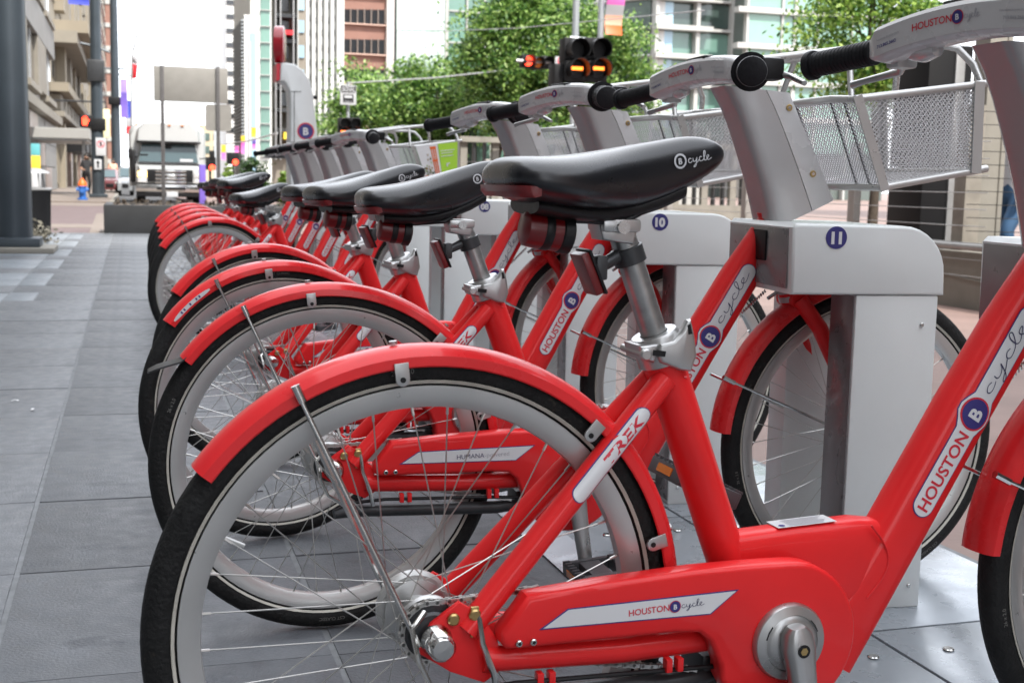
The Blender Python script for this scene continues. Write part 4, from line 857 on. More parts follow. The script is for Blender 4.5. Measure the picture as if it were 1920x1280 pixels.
# bus
def make_bus():
    Y = 44; x0, x1, z0, z1 = seg(248, 238, 386, 384, Y); cx = at(316, 300, Y).x; B = thing('shuttle_bus', 'white shuttle bus with a raised roof facing the crossing', 'bus', (cx, Y, -.1))
    k = 139/2335.7*Y*1.03/139
    Z = lambda v: (383-v)*k; X = lambda u: (u-316)*k
    t = MB(); 
    sec = lambda y, w_, zt, r: [Vector((x, y, z)) for x, z in [(-w_, Z(352)), (-w_, zt-r), (-w_+r*.35, zt-r*.35), (-w_+r, zt), (w_-r, zt), (w_-r*.35, zt-r*.35), (w_, zt-r), (w_, Z(352))]]
    W_ = X(382)
    t.loft([sec(.9, W_*.94, Z(248), .3), sec(1.15, W_, Z(241), .32), sec(3, W_*1.0, Z(238), .3), sec(7.5, W_*1.0, Z(238), .3)]); obj('body', t, BUSW, B)
    t = MB(); t.loft([[Vector((x*s_, y, z)) for x, z in [(X(262), Z(273)), (X(264), Z(255)), (X(276), Z(242)), (X(356), Z(242)), (X(369), Z(255)), (X(371), Z(273))]] for y, s_ in ((.25, .93), (.45, 1), (1.3, 1))]); obj('roof_cap', t, BUSW, B, angle=60)
    t = MB(); t.loft([[Vector((x, y, z)) for x, z in q] for y, q in ((1.2, [(X(262), Z(312)), (X(266), Z(274)), (X(368), Z(274)), (X(372), Z(312))]), (.55, [(X(263), Z(312)), (X(272), Z(279)), (X(363), Z(279)), (X(371), Z(312))]), (.45, [(X(264), Z(313)), (X(270), Z(300)), (X(364), Z(300)), (X(370), Z(313))]))]); obj('cab', t, BUSW, B)
    t = MB(); V = [(X(266), .40, Z(309)), (X(272), .52, Z(279)), (X(362), .52, Z(279)), (X(367), .40, Z(309))]; t.add(V+[(x, y-.02, z) for x, y, z in V], [(0, 1, 2, 3), (7, 6, 5, 4), (0, 1, 5, 4), (1, 2, 6, 5), (2, 3, 7, 6), (3, 0, 4, 7)]); ws = obj('windscreen', t, WSH, B)
    t = MB(); t.tube([(X(290), .40, Z(309)), (X(326), .42, Z(303))], .015, 6); t.tube([(X(330), .40, Z(309)), (X(360), .42, Z(304))], .015, 6); t.box(X(336), X(358), .36, .38, Z(308), Z(303), 1); t.box(X(310), X(322), .40, .44, Z(285), Z(280)); t.box(X(268), X(282), .42, .46, Z(306), Z(296)); obj('wiper', t, [CHAR, SIGNW], ws)
    t = MB(); t.loft([[Vector((x, y, z)) for x, z in q] for y, q in ((.5, [(X(262), Z(345)), (X(263), Z(313)), (X(371), Z(313)), (X(373), Z(345))]), (-.15, [(X(263), Z(345)), (X(266), Z(318)), (X(369), Z(318)), (X(372), Z(345))]), (-.3, [(X(265), Z(345)), (X(268), Z(322)), (X(367), Z(322)), (X(370), Z(345))]))]); obj('bonnet', t, BUSW, B)
    t = MB(); t.box(X(264), X(370), .30, .39, Z(315), Z(311.5), 0, .02); t.box(X(263), X(371), .2, .5, Z(276.5), Z(273), 0, .01); obj('cowl_gap_shade', t, CHAR, B)  # dark strips: gap under the windscreen, painted shade under the roof cap
    for u in (262.5, 371.5): t = MB(); t.box(X(u)-.03, X(u)+.03, .05, .45, Z(346), Z(313), 0, .02); obj('wing_shade', t, GREYM, B)  # grey strips painting shade along the bonnet sides
    t = MB(); t.box(X(280), X(356), -.36, -.30, Z(344), Z(322), 0, .02); gr = obj('grille', t, CHAR, B)
    for v in (325, 331.5, 338, 344): 
        t = MB(); t.box(X(293), X(345), -.41, -.36, Z(v+2), Z(v-2), 0, .01); obj('grille_bar', t, CHROME, gr)
    t = MB(); t.lathe([(1e-5, -.45), (.10, -.44), (.12, -.41), (1e-5, -.41)], 24, 0, T3(X(320), 0, Z(334)) @ Matrix.Diagonal((1.3, 1, .55, 1)), False); obj('badge', t, ALU, gr)
    for u0, u1, m_ in ((264, 279, HEADL), (357, 371, LENSC)):
        t = MB(); t.box(X(u0), X(u1), -.35, -.29, Z(336), Z(326), 0, .02); t.box(X(u0), X(u1), -.34, -.29, Z(345), Z(337), 1, .02); obj('headlight', t, [m_, LENSC], B)
    t = MB(); t.box(X(261), X(374), -.55, -.25, Z(361), Z(348), 0, .04); bp_ = obj('front_bumper', t, CHROME, B)
    t = MB(); t.box(X(295), X(343), -.57, -.55, Z(357), Z(352), 0, .01); t.box(X(262), X(373), -.5, -.2, Z(369), Z(361.5), 0, .03); obj('air_intake', t, CHAR, bp_)
    t = MB(); t.box(X(311), X(330), -.60, -.58, Z(369), Z(360), 0, .004); obj('number_plate', t, SIGNW, bp_)
    for u in (270, 364):
        t = MB(); t.lathe([(.2, -.14), (.36, -.14), (.39, -.1), (.39, .1), (.36, .14), (.2, .14)], 24, 0, T3(X(u), .35, .39), True, 'x'); t.disc(.21, -.1, .1, 18, 1, T3(X(u), .35, .39), 0, 'x'); obj('wheel', t, [RUB, GREYM], B)
    for u in (270, 364):
        t = MB(); t.lathe([(.2, -.14), (.36, -.14), (.39, -.1), (.39, .1), (.36, .14), (.2, .14)], 24, 0, T3(X(u), 5.2, .39), True, 'x'); t.disc(.21, -.1, .1, 18, 1, T3(X(u), 5.2, .39), 0, 'x'); obj('wheel', t, [RUB, GREYM], B)
    for u0, u1, sg in ((249, 256, -1), (386, 395, 1)):
        t = MB(); t.box(X(u0), X(u1), .2, .3, Z(305), Z(287), 0, .03); t.tube([(X(264 if sg < 0 else 370), .5, Z(302)), (X((u0+u1)/2), .28, Z(300))], .02, 6); obj('wing_mirror', t, CHAR, B)
    t = MB(); t.box(X(252), X(261), .3, .95, Z(345), Z(290), 0, .03); obj('side_door', t, CHAR, B)
    t = MB()
    for u in (262, 318, 340, 372): t.box(X(u)-.05, X(u)+.05, .2, .3, Z(247), Z(245), 0, .01)
    obj('marker_light', t, ORREF, B)
    t = MB(); t.box(X(345), X(352), .9, 1.5, Z(238.5), Z(234), 0, .03); obj('roof_vent', t, BUSW, B)
make_bus()
def car(u0, u1, v0, v1, y, m_, label):
    a = at((u0+u1)/2, v1, y); w_ = (at(u1, v1, y)-at(u0, v1, y)).length/2; h = (v1-v0)/2335.7*y*1.03; T = thing('parked_car', label, 'car', (a.x, y, -.1), 0, 'cars on the left street')
    pr_ = [(-.0, .18), (-.05, .42), (.0, .55), (.9, .62), (1.6, 1.0), (3.0, 1.0), (3.9, .64), (4.2, .6), (4.25, .2)]
    t = MB(); t.loft([[Vector((x*w_, yy, z*h)) for yy, z in [(q[0], q[1]*(s_ if q[1] > .65 else 1)) for q in pr_]] for x, s_ in ((-1, .75), (-.92, .93), (-.6, 1), (.6, 1), (.92, .93), (1, .75))]); obj('body', t, m_, T)
    t = MB(); V = [(-.72*w_, .98, .64*h), (-.62*w_, 1.52, .93*h), (.62*w_, 1.52, .93*h), (.72*w_, .98, .64*h)]; t.add([(x, yy-.05, z+.03) for x, yy, z in V]+V, [(0, 1, 2, 3), (7, 6, 5, 4), (0, 1, 5, 4), (1, 2, 6, 5), (2, 3, 7, 6), (3, 0, 4, 7)]); obj('windscreen', t, WSH, T)
    for sg in (-1, 1):
        t = MB(); t.box(sg*.72*w_-.14*w_, sg*.72*w_+.14*w_, -.06, .0, .42*h, .5*h, 0, .02); obj('headlight', t, LENSC, T)
        for yy in (.8, 3.4): t = MB(); t.disc(.31, -.1, .1, 20, 0, T3(sg*.88*w_, yy, .31), .03, 'x'); obj('wheel', t, RUB, T)
    t = MB(); t.box(-.45*w_, .45*w_, -.07, -.02, .28*h, .42*h, 0, .02); obj('grille', t, CHAR, T)
car(221, 249, 310, 360, 62, CARS, 'silver car behind the slim far post, left of the bus')
car(190, 222, 318, 362, 66, CARM, 'dark maroon car half hidden behind the far posts')

# planter box with the two sign posts standing in it
x0 = at(195, 438, 19.5).x
T = thing('planter_box', 'long low dark concrete planter box filled with bare soil', 'planter', (x0, 19.5, 0)); t = MB()
t.box(0, 2.9, 0, .12, 0, .42, 0, .012); t.box(0, .12, .121, 2.0, 0, .419, 0, .012); t.box(2.78, 2.9, .121, 2.0, 0, .419, 0, .012); t.box(.121, 2.779, 1.88, 2.0, 0, .418, 0, .012); obj('wall', t, CONCD, T)
rng = np.random.default_rng(2); t = MB(); n = 22; g = [[(.1+2.7*i/n, .1+1.8*j/8, .36+.05*rng.random()) for i in range(n+1)] for j in range(9)]; t.add([q for r in g for q in r], [(j*(n+1)+i, j*(n+1)+i+1, (j+1)*(n+1)+i+1, (j+1)*(n+1)+i) for j in range(8) for i in range(n)]); so_ = obj('soil', t, SOIL, T)
np_leaves('dry_twigs', rng.random((160, 3))*np.array([2.6, 1.6, .1])+np.array([.15, .15, .38]), .05, BARK, T, rng)
def sign_post(u, v0, u0, v1, u1, v2, label):
    y = 20.1; p = at(u, 384, y); T = thing('traffic_sign', label, 'sign', (p.x, y, .36)); q = at(u, v0, y); t = MB()
    dx = -.02; t.box(-.028, .028, -.02, .02, 0, q.z-.36, 0, .004)
    for k in range(int((q.z-.4)/.05)): t.disc(.006, -.022, -.0195, 8, 1, T3(0, 0, .04+.05*k))
    obj('post', t, [POSTG, CHAR], T); return T, p, y
T, p, y = sign_post(307, 123, 0, 0, 0, 0, 'large blank beige sign back on two perforated posts in the planter'); x0, x1, z0, z1 = seg(288, 126, 427, 192, y)
t = MB(); t.box(x0-p.x, x1-p.x, -.024+.03, -.021+.03+.008, z0-.36, z1-.36, 0, .001); obj('sign_panel', t, SIGNB, T)
q = at(410, 384, y); t = MB(); t.box(q.x-p.x-.028, q.x-p.x+.028, -.035, .004, 0, z1-.36+.02, 0, .004)
for k in range(42): t.disc(.006, -.037, -.0345, 8, 1, T3(q.x-p.x, 0, .04+.05*k))
obj('post', t, [POSTG, CHAR], T)
x0, x1, z0, z1 = seg(385, 196, 434, 246, y); T2 = thing('traffic_sign', 'small blank grey sign back below the large beige one', 'sign', ((x0+x1)/2, y, z0)); t = MB(); w_, h_ = (x1-x0)/2, z1-z0
t.prism([(-w_+.04, 0), (w_-.04, 0), (w_-.012, .012), (w_, .04), (w_, h_-.04), (w_-.012, h_-.012), (w_-.04, h_), (-w_+.04, h_), (-w_+.012, h_-.012), (-w_, h_-.04), (-w_, .04), (-w_+.012, .012)], .008, .014); obj('sign_panel', t, SIGNB, T2)
t = MB(); t.disc(.01, .002, .008, 10, 0, T3(0, 0, h_*.8)); t.disc(.01, .002, .008, 10, 0, T3(0, 0, h_*.2)); obj('sign_bolt', t, GREYM, T2)

# kiosk
K = thing('rental_kiosk', 'grey curved rental kiosk with a navy B badge and red disc on top', 'kiosk', (at(560, 330, 12.4).x, 12.4, 0)); kx = K.location.x
t = MB(); pts = [(527, 119), (536, 118), (553, 121), (568, 132), (580, 150), (587, 175), (592, 220), (597, 270), (606, 380), (606, 420), (544, 420), (544, 330), (545, 190), (543, 170), (537, 158), (530, 152), (525, 154)]
P = [(at(u, v, 12.4).x-kx, at(u, v, 12.4).z) for u, v in pts]; t.prism(P, 0, .34, 0, .012); obj('pylon', t, DOCK, K)
t = MB(); P = [(at(u, v, 12.39).x-kx, at(u, v, 12.39).z) for u, v in ((519, 119), (526.5, 119), (526, 150), (519, 151))]; t.prism(P, .02, .32); obj('lamp_end', t, INKR, K)
t = MB(); p = at(528, 81, 12.4); t.lathe([(1e-5, -.05), (.165, -.05), (.178, -.04), (.178, .04), (.165, .05), (1e-5, .05)], 40, 0, T3(p.x-kx, .17, p.z) @ Matrix.Rotation(R_(-12), 4, 'Z'), False, 'x'); t.tube([(p.x-kx, .17, p.z-.18), (p.x-kx, .17, p.z-.24)], .02, 10); obj('red_disc', t, mat('kiosk_red', (.36, .008, .02), .25, 0, .5), K)
t = MB(); p = at(574, 246, 12.37); fn = lambda a, b, h: (p.x-kx+a, -.004-h, p.z+b); flat_disc(t, fn, 0, 0, .083, 0, 0, 40); flat_disc(t, fn, 0, 0, .070, .001, 1, 40); text(t, 'B', fn, 0, 0, .098, .002, 2, .03, True); obj('badge', t, [INKR, NAVY, WHITE], K)
t = MB(); a, b = at(552, 172, 12.39), at(552, 268, 12.39); t.tube([(a.x-kx, -.002, a.z), (b.x-kx, -.002, b.z)], .003, 6); t.tube([(at(545, 172, 12.39).x-kx, -.002, a.z), (at(565, 172, 12.39).x-kx, -.002, at(565, 172, 12.39).z)], .003, 6); q = at(588, 182, 12.4); t.tube([(q.x-kx, .05, q.z), (q.x-kx+.04, .05, q.z)], .02, 8); obj('panel_seam', t, CHAR, K)
t = MB(); q = at(520, 285, 12.3); t.box(q.x-kx-.11, q.x-kx+.12, -.15, .02, q.z-.06, q.z+.02, 0, .008, ); t.box(-.15, .3, -.1, .45, 0, .06, 0, .01); obj('pay_console', t, DARK, K)

# ------------------------------------------------------------------ traffic signals and signs on the right
def lens_unit(T, u, v, y, r_px, lit=None, bar=True, hood=True):
    p = at(u, v, y); r = r_px/2335.7*y*1.05; o = T.location; q = Vector((p.x-o.x, p.y-o.y, p.z-o.z))
    t = MB(); t.box(q.x-r*1.18, q.x+r*1.18, .0, .25, q.z-r*1.2, q.z+r*1.2, 0, .02); h = obj('signal_housing', t, CHAR, T)
    t = MB(); n = 20; secs = []
    for d, rr in ((0, 1.02), (-.22, 1.06)): pass
    vs = []; fs = []
    for k in range(n+1):
        a = R_(-40+260*k/n)
        for yy, rr in ((0, 1.03*r), (-.24, 1.06*r), (-.24, 1.00*r), (0, .98*r)): vs.append((q.x+rr*math.cos(a), yy, q.z+rr*math.sin(a)))
    for k in range(n):
        for j in range(4): fs.append((4*k+j, 4*k+(j+1) % 4, 4*k+4+(j+1) % 4, 4*k+4+j))
    t.add(vs, fs); obj('visor', t, CHAR, h)
    t = MB(); t.disc(r*.95, -.02, 0, 24, 0, T3(q.x, 0, q.z), .01)
    if lit and bar: t.box(q.x-r*.72, q.x+r*.72, -.035, -.021, q.z-r*.05, q.z+r*.28, 1, .006)
    obj('signal_lens', t, [CHAR if (bar or not lit) else lit, lit or CHAR], h)
Y = 17.5; p = at(1080, 330, Y); T = thing('train_signal', 'black double train signal with two lit orange bars on a grey pole', 'traffic signal', (p.x, Y, -.1)); t = MB(); t.tube([(0, .2, 0), (0, .2, 6.2)], .05, 12); a = at(1070, 72, Y)
t.tube([(-.1, .15, a.z+.12), (.42, .15, a.z+.1)], .03, 8); obj('pole', t, LIGHTP, T)
for u, v, lit in ((1079, 94, None), (1119, 94, None), (1079, 131, SIGORA), (1119, 131, SIGORA)): lens_unit(T, u, v, Y, 18.5, lit)
t = MB(); a, b = at(1042, 118, Y), at(1060, 168, Y); t.box(a.x-T.location.x, b.x-T.location.x, .05, .35, b.z+.1, a.z+.1, 0, .03); a, b = at(1062, 152, Y), at(1140, 168, Y); t.box(a.x-T.location.x, b.x-T.location.x-.02, .02, .3, b.z+.1-.05, a.z+.1-.02, 0, .03); obj('control_box', t, CHAR, T)
Y = 19; p = at(1118, 330, Y); T = thing('lamp_post', 'light grey post behind the double train signal holding a sunset banner', 'lamp post', (p.x, Y, -.1)); t = MB(); t.tube([(0, 0, 0), (0, 0, 6.4)], .05, 12); obj('shaft', t, LIGHTP, T)
banner(1136, -8, 1168, 66, 18.9, [ORANGE, PEACH, SIGNW, PINK], 'orange, white and pink sunset banner high above the train signal')
Y = 29; p = at(1005, 116, Y); T = thing('traffic_signal', 'horizontal three lamp signal hanging on a thin mast arm', 'traffic signal', (p.x, Y, p.z))
for u, v, lit in ((990, 115, SIGRED), (1008, 118, ORREF), (1025, 117, None)): lens_unit(T, u, v, Y, 9.5, lit, bar=False)
t = MB(); a, b = at(968, 114, Y)-p, at(1100, 122, Y)-p; t.tube([a, b], .04, 8); obj('mast_arm', t, GREYM, T)
x0, x1, z0, z1 = seg(1040, 107, 1056, 122, Y); t = MB(); t.box(x0, x1, Y-.05, Y-.02, z0, z1, 0, .01); o = obj('street_sign', t, SIGNW); tag(o, 'small white turn sign between the three lamp signal and train signal', 'sign')
t = MB(); fn = lambda a, b, h: ((x0+x1)/2+a, Y-.053, (z0+z1)/2+b); flat_disc(t, fn, .02, 0, .085, 0, 0, 20, ri=.06); obj('sign_symbol', t, INKR, o)
Y = 38; p = at(653, 330, Y); T = thing('train_signal', 'far double train signal under the white sign reading TRAIN SIGNAL', 'traffic signal', (p.x, Y, -.1)); t = MB(); a = at(652, 153, Y); t.tube([(0, .1, 0), (0, .1, a.z+.1)], .05, 10); obj('pole', t, LIGHTP, T)
for u, v, lit in ((646, 232, None), (665, 232, None), (646, 248, SIGORA), (665, 248, SIGORA)): lens_unit(T, u, v, Y, 8.8, lit)
x0, x1, z0, z1 = seg(638, 160, 668, 197, Y-.1); T = thing('train_sign', 'white sign with a black band reading TRAIN SIGNAL and a train', 'sign', ((x0+x1)/2, Y-.1, (z0+z1)/2)); w_, h_ = (x1-x0)/2, (z1-z0)/2
t = MB(); t.box(-w_, w_, 0, .02, -h_, h_, 0, .01); sp_ = obj('sign_plate', t, SIGNW, T)
t = MB(); fn = lambda a, b, h: (a, -.003-h, b); t.add([fn(a, b, 0) for a, b in ((-w_*.94, h_*.32), (w_*.94, h_*.32), (w_*.94, h_*.95), (-w_*.94, h_*.95))], [(0, 1, 2, 3)], 0)
text(t, 'TRAIN', fn, -w_*.72, h_*.68, .17, .002, 1, .02, width=w_*1.45); text(t, 'SIGNAL', fn, -w_*.82, h_*.38, .17, .002, 1, .02, width=w_*1.65); text(t, 'ONLY', fn, -w_*.5, -h_*.85, .13, .002, 2, .01, width=w_)
for q in ((-.16, -.22, .16, .02), ): t.add([fn(a, b, .001) for a, b in ((q[0], q[1]), (q[2], q[1]), (q[2], q[3]), (q[0], q[3]))], [(0, 1, 2, 3)], 0)
for q in ((-.12, -.09, .12, -.01),): t.add([fn(a, b, .002) for a, b in ((q[0], q[1]), (q[2], q[1]), (q[2], q[3]), (q[0], q[3]))], [(0, 1, 2, 3)], 1)
t.add([fn(a, b, .001) for a, b in ((-.2, .06), (.2, .06), (.2, .08), (-.2, .08))], [(0, 1, 2, 3)], 0); obj('sign_lettering', t, [CHAR, SIGNW, GREYINK], sp_)
for i, (a, b, r) in enumerate(((at(655, 156, 37), at(985, 128, 34), .022), (at(800, 60, 30), at(1320, 20, 14), .007), (at(425, 270, 60), at(520, 250, 40), .03))):
    t = MB(); mid = (a+b)/2-Vector((0, 0, .06)); t.tube([a, mid, b], r, 6); tag(obj('overhead_wire', t, SIGNW), ('white mast arm crossing the tree crowns beside the train sign', 'thin tram wire crossing the tallest tree', 'thin white span wire over the far banners')[i], 'wire')
# far left-centre banners, white mast
for i, (u0, v0, u1, v1, y, ms, lb) in enumerate(((471, 240, 480, 258, 75, [YEL], 'yellow banner on the white far mast'), (452, 255, 460, 288, 80, [PINK, PINK, YEL], 'pink and yellow banner left of the white far mast'), (473, 262, 480, 280, 82, [PINK, PURP], 'small magenta banner right of the white far mast'), (415, 272, 423, 300, 90, [PINK, YEL], 'faded yellow banner by the thin signpost'), (440, 274, 448, 287, 85, [PINK], 'square pink banner over the far red signal'))): banner(u0, v0, u1, v1, y, ms, lb)
p = at(468, 330, 78); t = MB(); t.tube([(p.x, 78, -.1), (p.x, 78, 9)], .09, 10); tag(obj('lamp_post', t, SIGNW), 'slender white mast among the pink and yellow banners', 'lamp post')
for u, v, y, lb in ((394, 310, 56, 'small black signal with a red lamp beside the bus'), (438, 300, 60, 'small black signal with a red lamp below the pink banner')):
    p = at(u, v, y); T = thing('traffic_signal', lb, 'traffic signal', (p.x, y, -.1)); t = MB(); t.tube([(0, .1, 0), (0, .1, p.z+.1)], .05, 8); t.box(-.3, .25, -.02, .3, p.z-.1, p.z+.45, 0, .04); obj('signal_housing', t, CHAR, T); t = MB(); t.disc(.13, -.08, -.03, 18, 0, T3(.08, 0, p.z), .01); obj('signal_lens', t, SIGRED, T)
t = MB(); x0, x1, z0, z1 = seg(374, 309, 386, 353, 40); t.box(x0, x1, 40, 40.3, -.1, z1, 0, .02); tag(obj('street_cabinet', t, PURP), 'purple wrapped street cabinet beside the bus headlight', 'cabinet')

# ------------------------------------------------------------------ right side: wire fence, wall, columns, people
T = thing('wire_fence', 'low wire fence with grey steel posts along the tram street', 'fence', (6.05, 20, 0)); pm = MB(); pm.box(-.035, .035, -.05, .05, -.1, 1.28, 0, .006); pm = mesh('fence_post', pm, mat('fence_post_paint', (.33, .31, .29), .5, .3, var=.1))
for k, y in enumerate((9.6, 11.6, 13.55, 16.2, 18.8, 21.4, 24, 26.6, 29.2, 32)): link('fence_post', pm, T, (0, y-20, 0))
for k in range(9): t = MB(); t.tube([(-.02, -12.2, .24+.125*k), (-.02, 12, .24+.125*k)], .0035, 5); obj('fence_wire', t, GREYM, T)
T = thing('concrete_wall', 'low stained concrete wall under the pale columns', 'wall', (6.2, 8, -.1)); t = MB(); t.box(-.12, .12, -1.6, 1.1, 0, .52, 0, .015); obj('wall_body', t, CONC, T)
t = MB(); t.tube([(-.16, -1.6, .56), (-.16, 1.2, .56)], .03, 10); obj('hand_rail', t, GREYM, T)
t = MB(); t.tube([(-.125, .9, .33), (-.135, .6, .31), (-.125, .3, .33), (-.13, -.2, .30)], .006, 6); obj('loose_cable', t, CONC, T)
for i, (u0, u1, v0, y, m_, lb) in enumerate(((1812, 1842, 196, 8.2, mat('column_grey', (.22, .2, .17), .7, var=.15), 'dark grey square post at the left edge of the pale columns'), (1842, 1880, 150, 8.3, CONC, 'pale concrete column standing behind the low wall'))):
    x0, x1, _, z1 = seg(u0, v0, u1, 460, y); t = MB(); t.box(x0, x1, y, y+(x1-x0), .0, max(z1, 1.5)+(.8 if i else 0), 0, .01)
    if i: t.box(x1-.03, x1+.012, y-.012, y+.06, 0, z1+.7, 0, .004)
    tag(obj('gate_column', t, m_), lb, 'column')
T = thing('wire_fence', 'wire strung across the pale gate columns', 'fence', (6.05, 8.0, 0))
for k in range(11): a, b = at(1812, 208+25*k, 8.1), at(1915, 211+25*k, 7.6); t = MB(); t.tube([a-Vector((6.05, 8, 0)), b-Vector((6.05, 8, 0))], .003, 5); obj('fence_wire', t, DARK, T)
T = thing('dark_doorway', 'tall dark utility cabinet behind the low wall', 'cabinet', (at(1765, 400, 9.2).x, 9.2, -.1)); t = MB(); t.box(-.21, .22, 0, .5, 0, 2.2, 0, .02); obj('cabinet_body', t, CHAR, T); t = MB(); t.box(.04, .13, -.02, .005, .0, 2.15, 0, .005); obj('cabinet_trim', t, GREYM, T)

def person(label, loc, rz, mats, lean=0, arm=.25, stride=.12, bag=False):
    B = thing('person', label, 'person', loc, rz)
    J = {'pel': (0, 0, .95, .15), 'waist': (0, 0, 1.08, .13), 'chest': (0, .0, 1.30, .16), 'neck': (0, -.01, 1.46, .055), 'head': (0, -.03, 1.58, .085), 'crown': (0, -.025, 1.68, .075),
         'shl': (.17, 0, 1.40, .065), 'ell': (.22, .03, 1.13, .045), 'wrl': (.24, -.1*arm*4, .93, .032), 'hal': (.24, -.13*arm*4, .86, .035), 'shr': (-.17, 0, 1.40, .065), 'elr': (-.23, .02, 1.14, .045), 'wrr': (-.2, -.22, 1.05, .032), 'har': (-.17, -.29, 1.06, .035),
         'hpl': (.09, 0, .88, .1), 'knl': (.1, -stride, .50, .07), 'anl': (.1, stride*.3, .09, .05), 'tol': (.1, -.14+stride*.3, .04, .04), 'hpr': (-.09, 0, .88, .1), 'knr': (-.1, stride*.3, .50, .07), 'anr': (-.1, stride, .09, .05), 'tor': (-.1, -.14+stride, .04, .04)}
    E = [('pel', 'waist'), ('waist', 'chest'), ('chest', 'neck'), ('neck', 'head'), ('head', 'crown'), ('chest', 'shl'), ('shl', 'ell'), ('ell', 'wrl'), ('wrl', 'hal'), ('chest', 'shr'), ('shr', 'elr'), ('elr', 'wrr'), ('wrr', 'har'), ('pel', 'hpl'), ('hpl', 'knl'), ('knl', 'anl'), ('anl', 'tol'), ('pel', 'hpr'), ('hpr', 'knr'), ('knr', 'anr'), ('anr', 'tor')]
    for hn, sx in (('hal', 1), ('har', -1)):
        x, y, z, r = J[hn]
        for k in range(5):
            nm = hn+str(k); a = (k-1.5)*.016; J[nm] = ((x+a*.4*sx, y-.045+(.03 if k == 4 else 0), z-.05*(1 if hn == 'hal' else .3)+.004*k, .0085)); E.append((hn, nm))
    names = list(J); me = bpy.data.meshes.new('body'); me.from_pydata([(J[n][0], J[n][1]-lean*max(0, J[n][2]-.95), J[n][2]) for n in names], [(names.index(a), names.index(b)) for a, b in E], [])
    o = link('tmp', me); md = o.modifiers.new('s', 'SKIN'); o.modifiers.new('u', 'SUBSURF').levels = 1; lay = me.skin_vertices[0].data
    for i, n in enumerate(names): lay[i].radius = (J[n][3], J[n][3]*(.72 if n in ('chest', 'waist', 'pel') else 1)); lay[i].use_root = n == 'pel'
    dg = bpy.context.evaluated_depsgraph_get(); bme = bpy.data.meshes.new_from_object(o.evaluated_get(dg)); bpy.data.objects.remove(o)
    bme.materials.clear()
    for m_ in mats: bme.materials.append(m_)
    for pg in bme.polygons:
        c = pg.center; x = abs(c.x); mi = 1
        if c.z < .07: mi = 3
        elif c.z < .97 and x < .19: mi = 0
        elif c.z > 1.47 or (x > .15 and c.z < 1.16) or c.y < -.2: mi = 2
        pg.material_index = mi
    bme.polygons.foreach_set('use_smooth', [True]*len(bme.polygons)); b = link('body', bme, B)
    t = MB(); M = T3(0, -.018-lean*.66, 1.635); t.lathe([(1e-5, .098), (.055, .088), (.09, .045), (.098, 0), (.09, -.06), (.075, -.06), (1e-5, -.0)], 20, 0, M, False, 'z'); obj('hair', t, HAIR, B)
    t = MB()
    for sx in (-1, 1): t.lathe([(1e-5, -.006), (.009, -.003), (1e-5, .002)], 10, 0, T3(sx*.03, -.108-lean*.64, 1.6), False)
    obj('eyes', t, CHAR, B)
    t = MB(); t.prism([(-.012, 1.565), (.012, 1.565), (.004, 1.6), (-.004, 1.6)], -.128-lean*.62, -.09-lean*.62, 0, .004); obj('nose', t, SKIN, B)
    if bag:
        t = MB(); t.box(-.2, .2, -.42, -.22, .98, 1.34, 0, .03); o = obj('shopping_bag', t, CLP, None, Vector(loc)); o.rotation_euler = (0, 0, rz); tag(o, 'dark mauve bag held up by the person in white trousers', 'bag')
    return B
p = at(1705, 480, 14); person('person in white trousers and mauve top walking past the fence', (p.x, 14, 0), R_(60), [CLW, CLP, SKIN, CHAR], .05)
p = at(1893, 470, 10.5); person('person in dark blue jeans and white top beyond the pale columns', (p.x, 10.5, -.05), R_(-80), [CLB, SIGNW, SKIN, CHAR], .05, stride=.2)
for u, y, mm, lb in ((163, 56, [CHAR, CLK, SKIN, CHAR], 'person in black by the hydrant on the far pavement'), (213, 70, [CLB, PEACH, SKIN, CHAR], 'person in a pink shirt between the two dark posts')):
    p = at(u, 372, y); person(lb, (p.x, y, 0), R_(20), mm)

# ------------------------------------------------------------------ buildings
def bwall(t, u0, v0, u1, v1, y, depth, mi=0, dy=0): x0, x1, z0, z1 = seg(u0, v0, u1, v1, y); t.box(x0, x1, y+dy, y+dy+depth, z0, z1, mi)
def building(name, label, y, u0, u1, v0, depth, m_, cat='building'):
    x0, x1, _, z1 = seg(u0, v0, u1, 330, y); T = thing(name, label, cat, ((x0+x1)/2, y, -.1)); t = MB(); t.box(-(x1-x0)/2, (x1-x0)/2, 0, depth, 0, z1+.1); obj('wall', t, m_, T, smooth=False); return T
def bpart(T, name, u0, v0, u1, v1, proud, m_, rec=.3, b=0, parent=None):
    y = T.location.y; x0, x1, z0, z1 = seg(u0, v0, u1, v1, y); t = MB(); t.box(x0-T.location.x, x1-T.location.x, -proud, rec, z0+.1, z1+.1, 0, b); return obj(name, t, m_, parent or T, smooth=False)
# white slotted tower
T = building('office_tower', 'white tower with short dark window slots far down the street', 260, 424, 476, -160, 40, WHITEC)
for k in range(-6, 10): bpart(T, 'window', 424.5, 1+26.6*k, 447, 9.5+26.6*k, .25, GLASSD)
# louvred tower: long side face runs down the street
xa = at(458, 100, 92).x; T = thing('louvred_tower', 'slim grey tower with louvred side and blue glass front', 'building', (xa, 92, -.1)); zt = at(458, 25, 92).z
t = MB(); t.box(0, .75, 0, 8, 0, zt); obj('wall', t, WHITEC, T, smooth=False)
t = MB()
for k in range(46): z = .8+(zt-1)*k/46; t.box(-.2, -.01, .1, 7.9, z, z+.12)
lo = obj('louvre', t, LOUV, T, smooth=False); lo['kind'] = 'stuff'
t = MB(); t.box(-.012, .002, .2, 7.9, .5, zt-.4); obj('louvre_backing', t, GREYM, T, smooth=False)
t = MB(); t.box(.4, .8, -.1, 2, 0, zt*.9); obj('glass_strip', t, GLASSB, T, smooth=False)
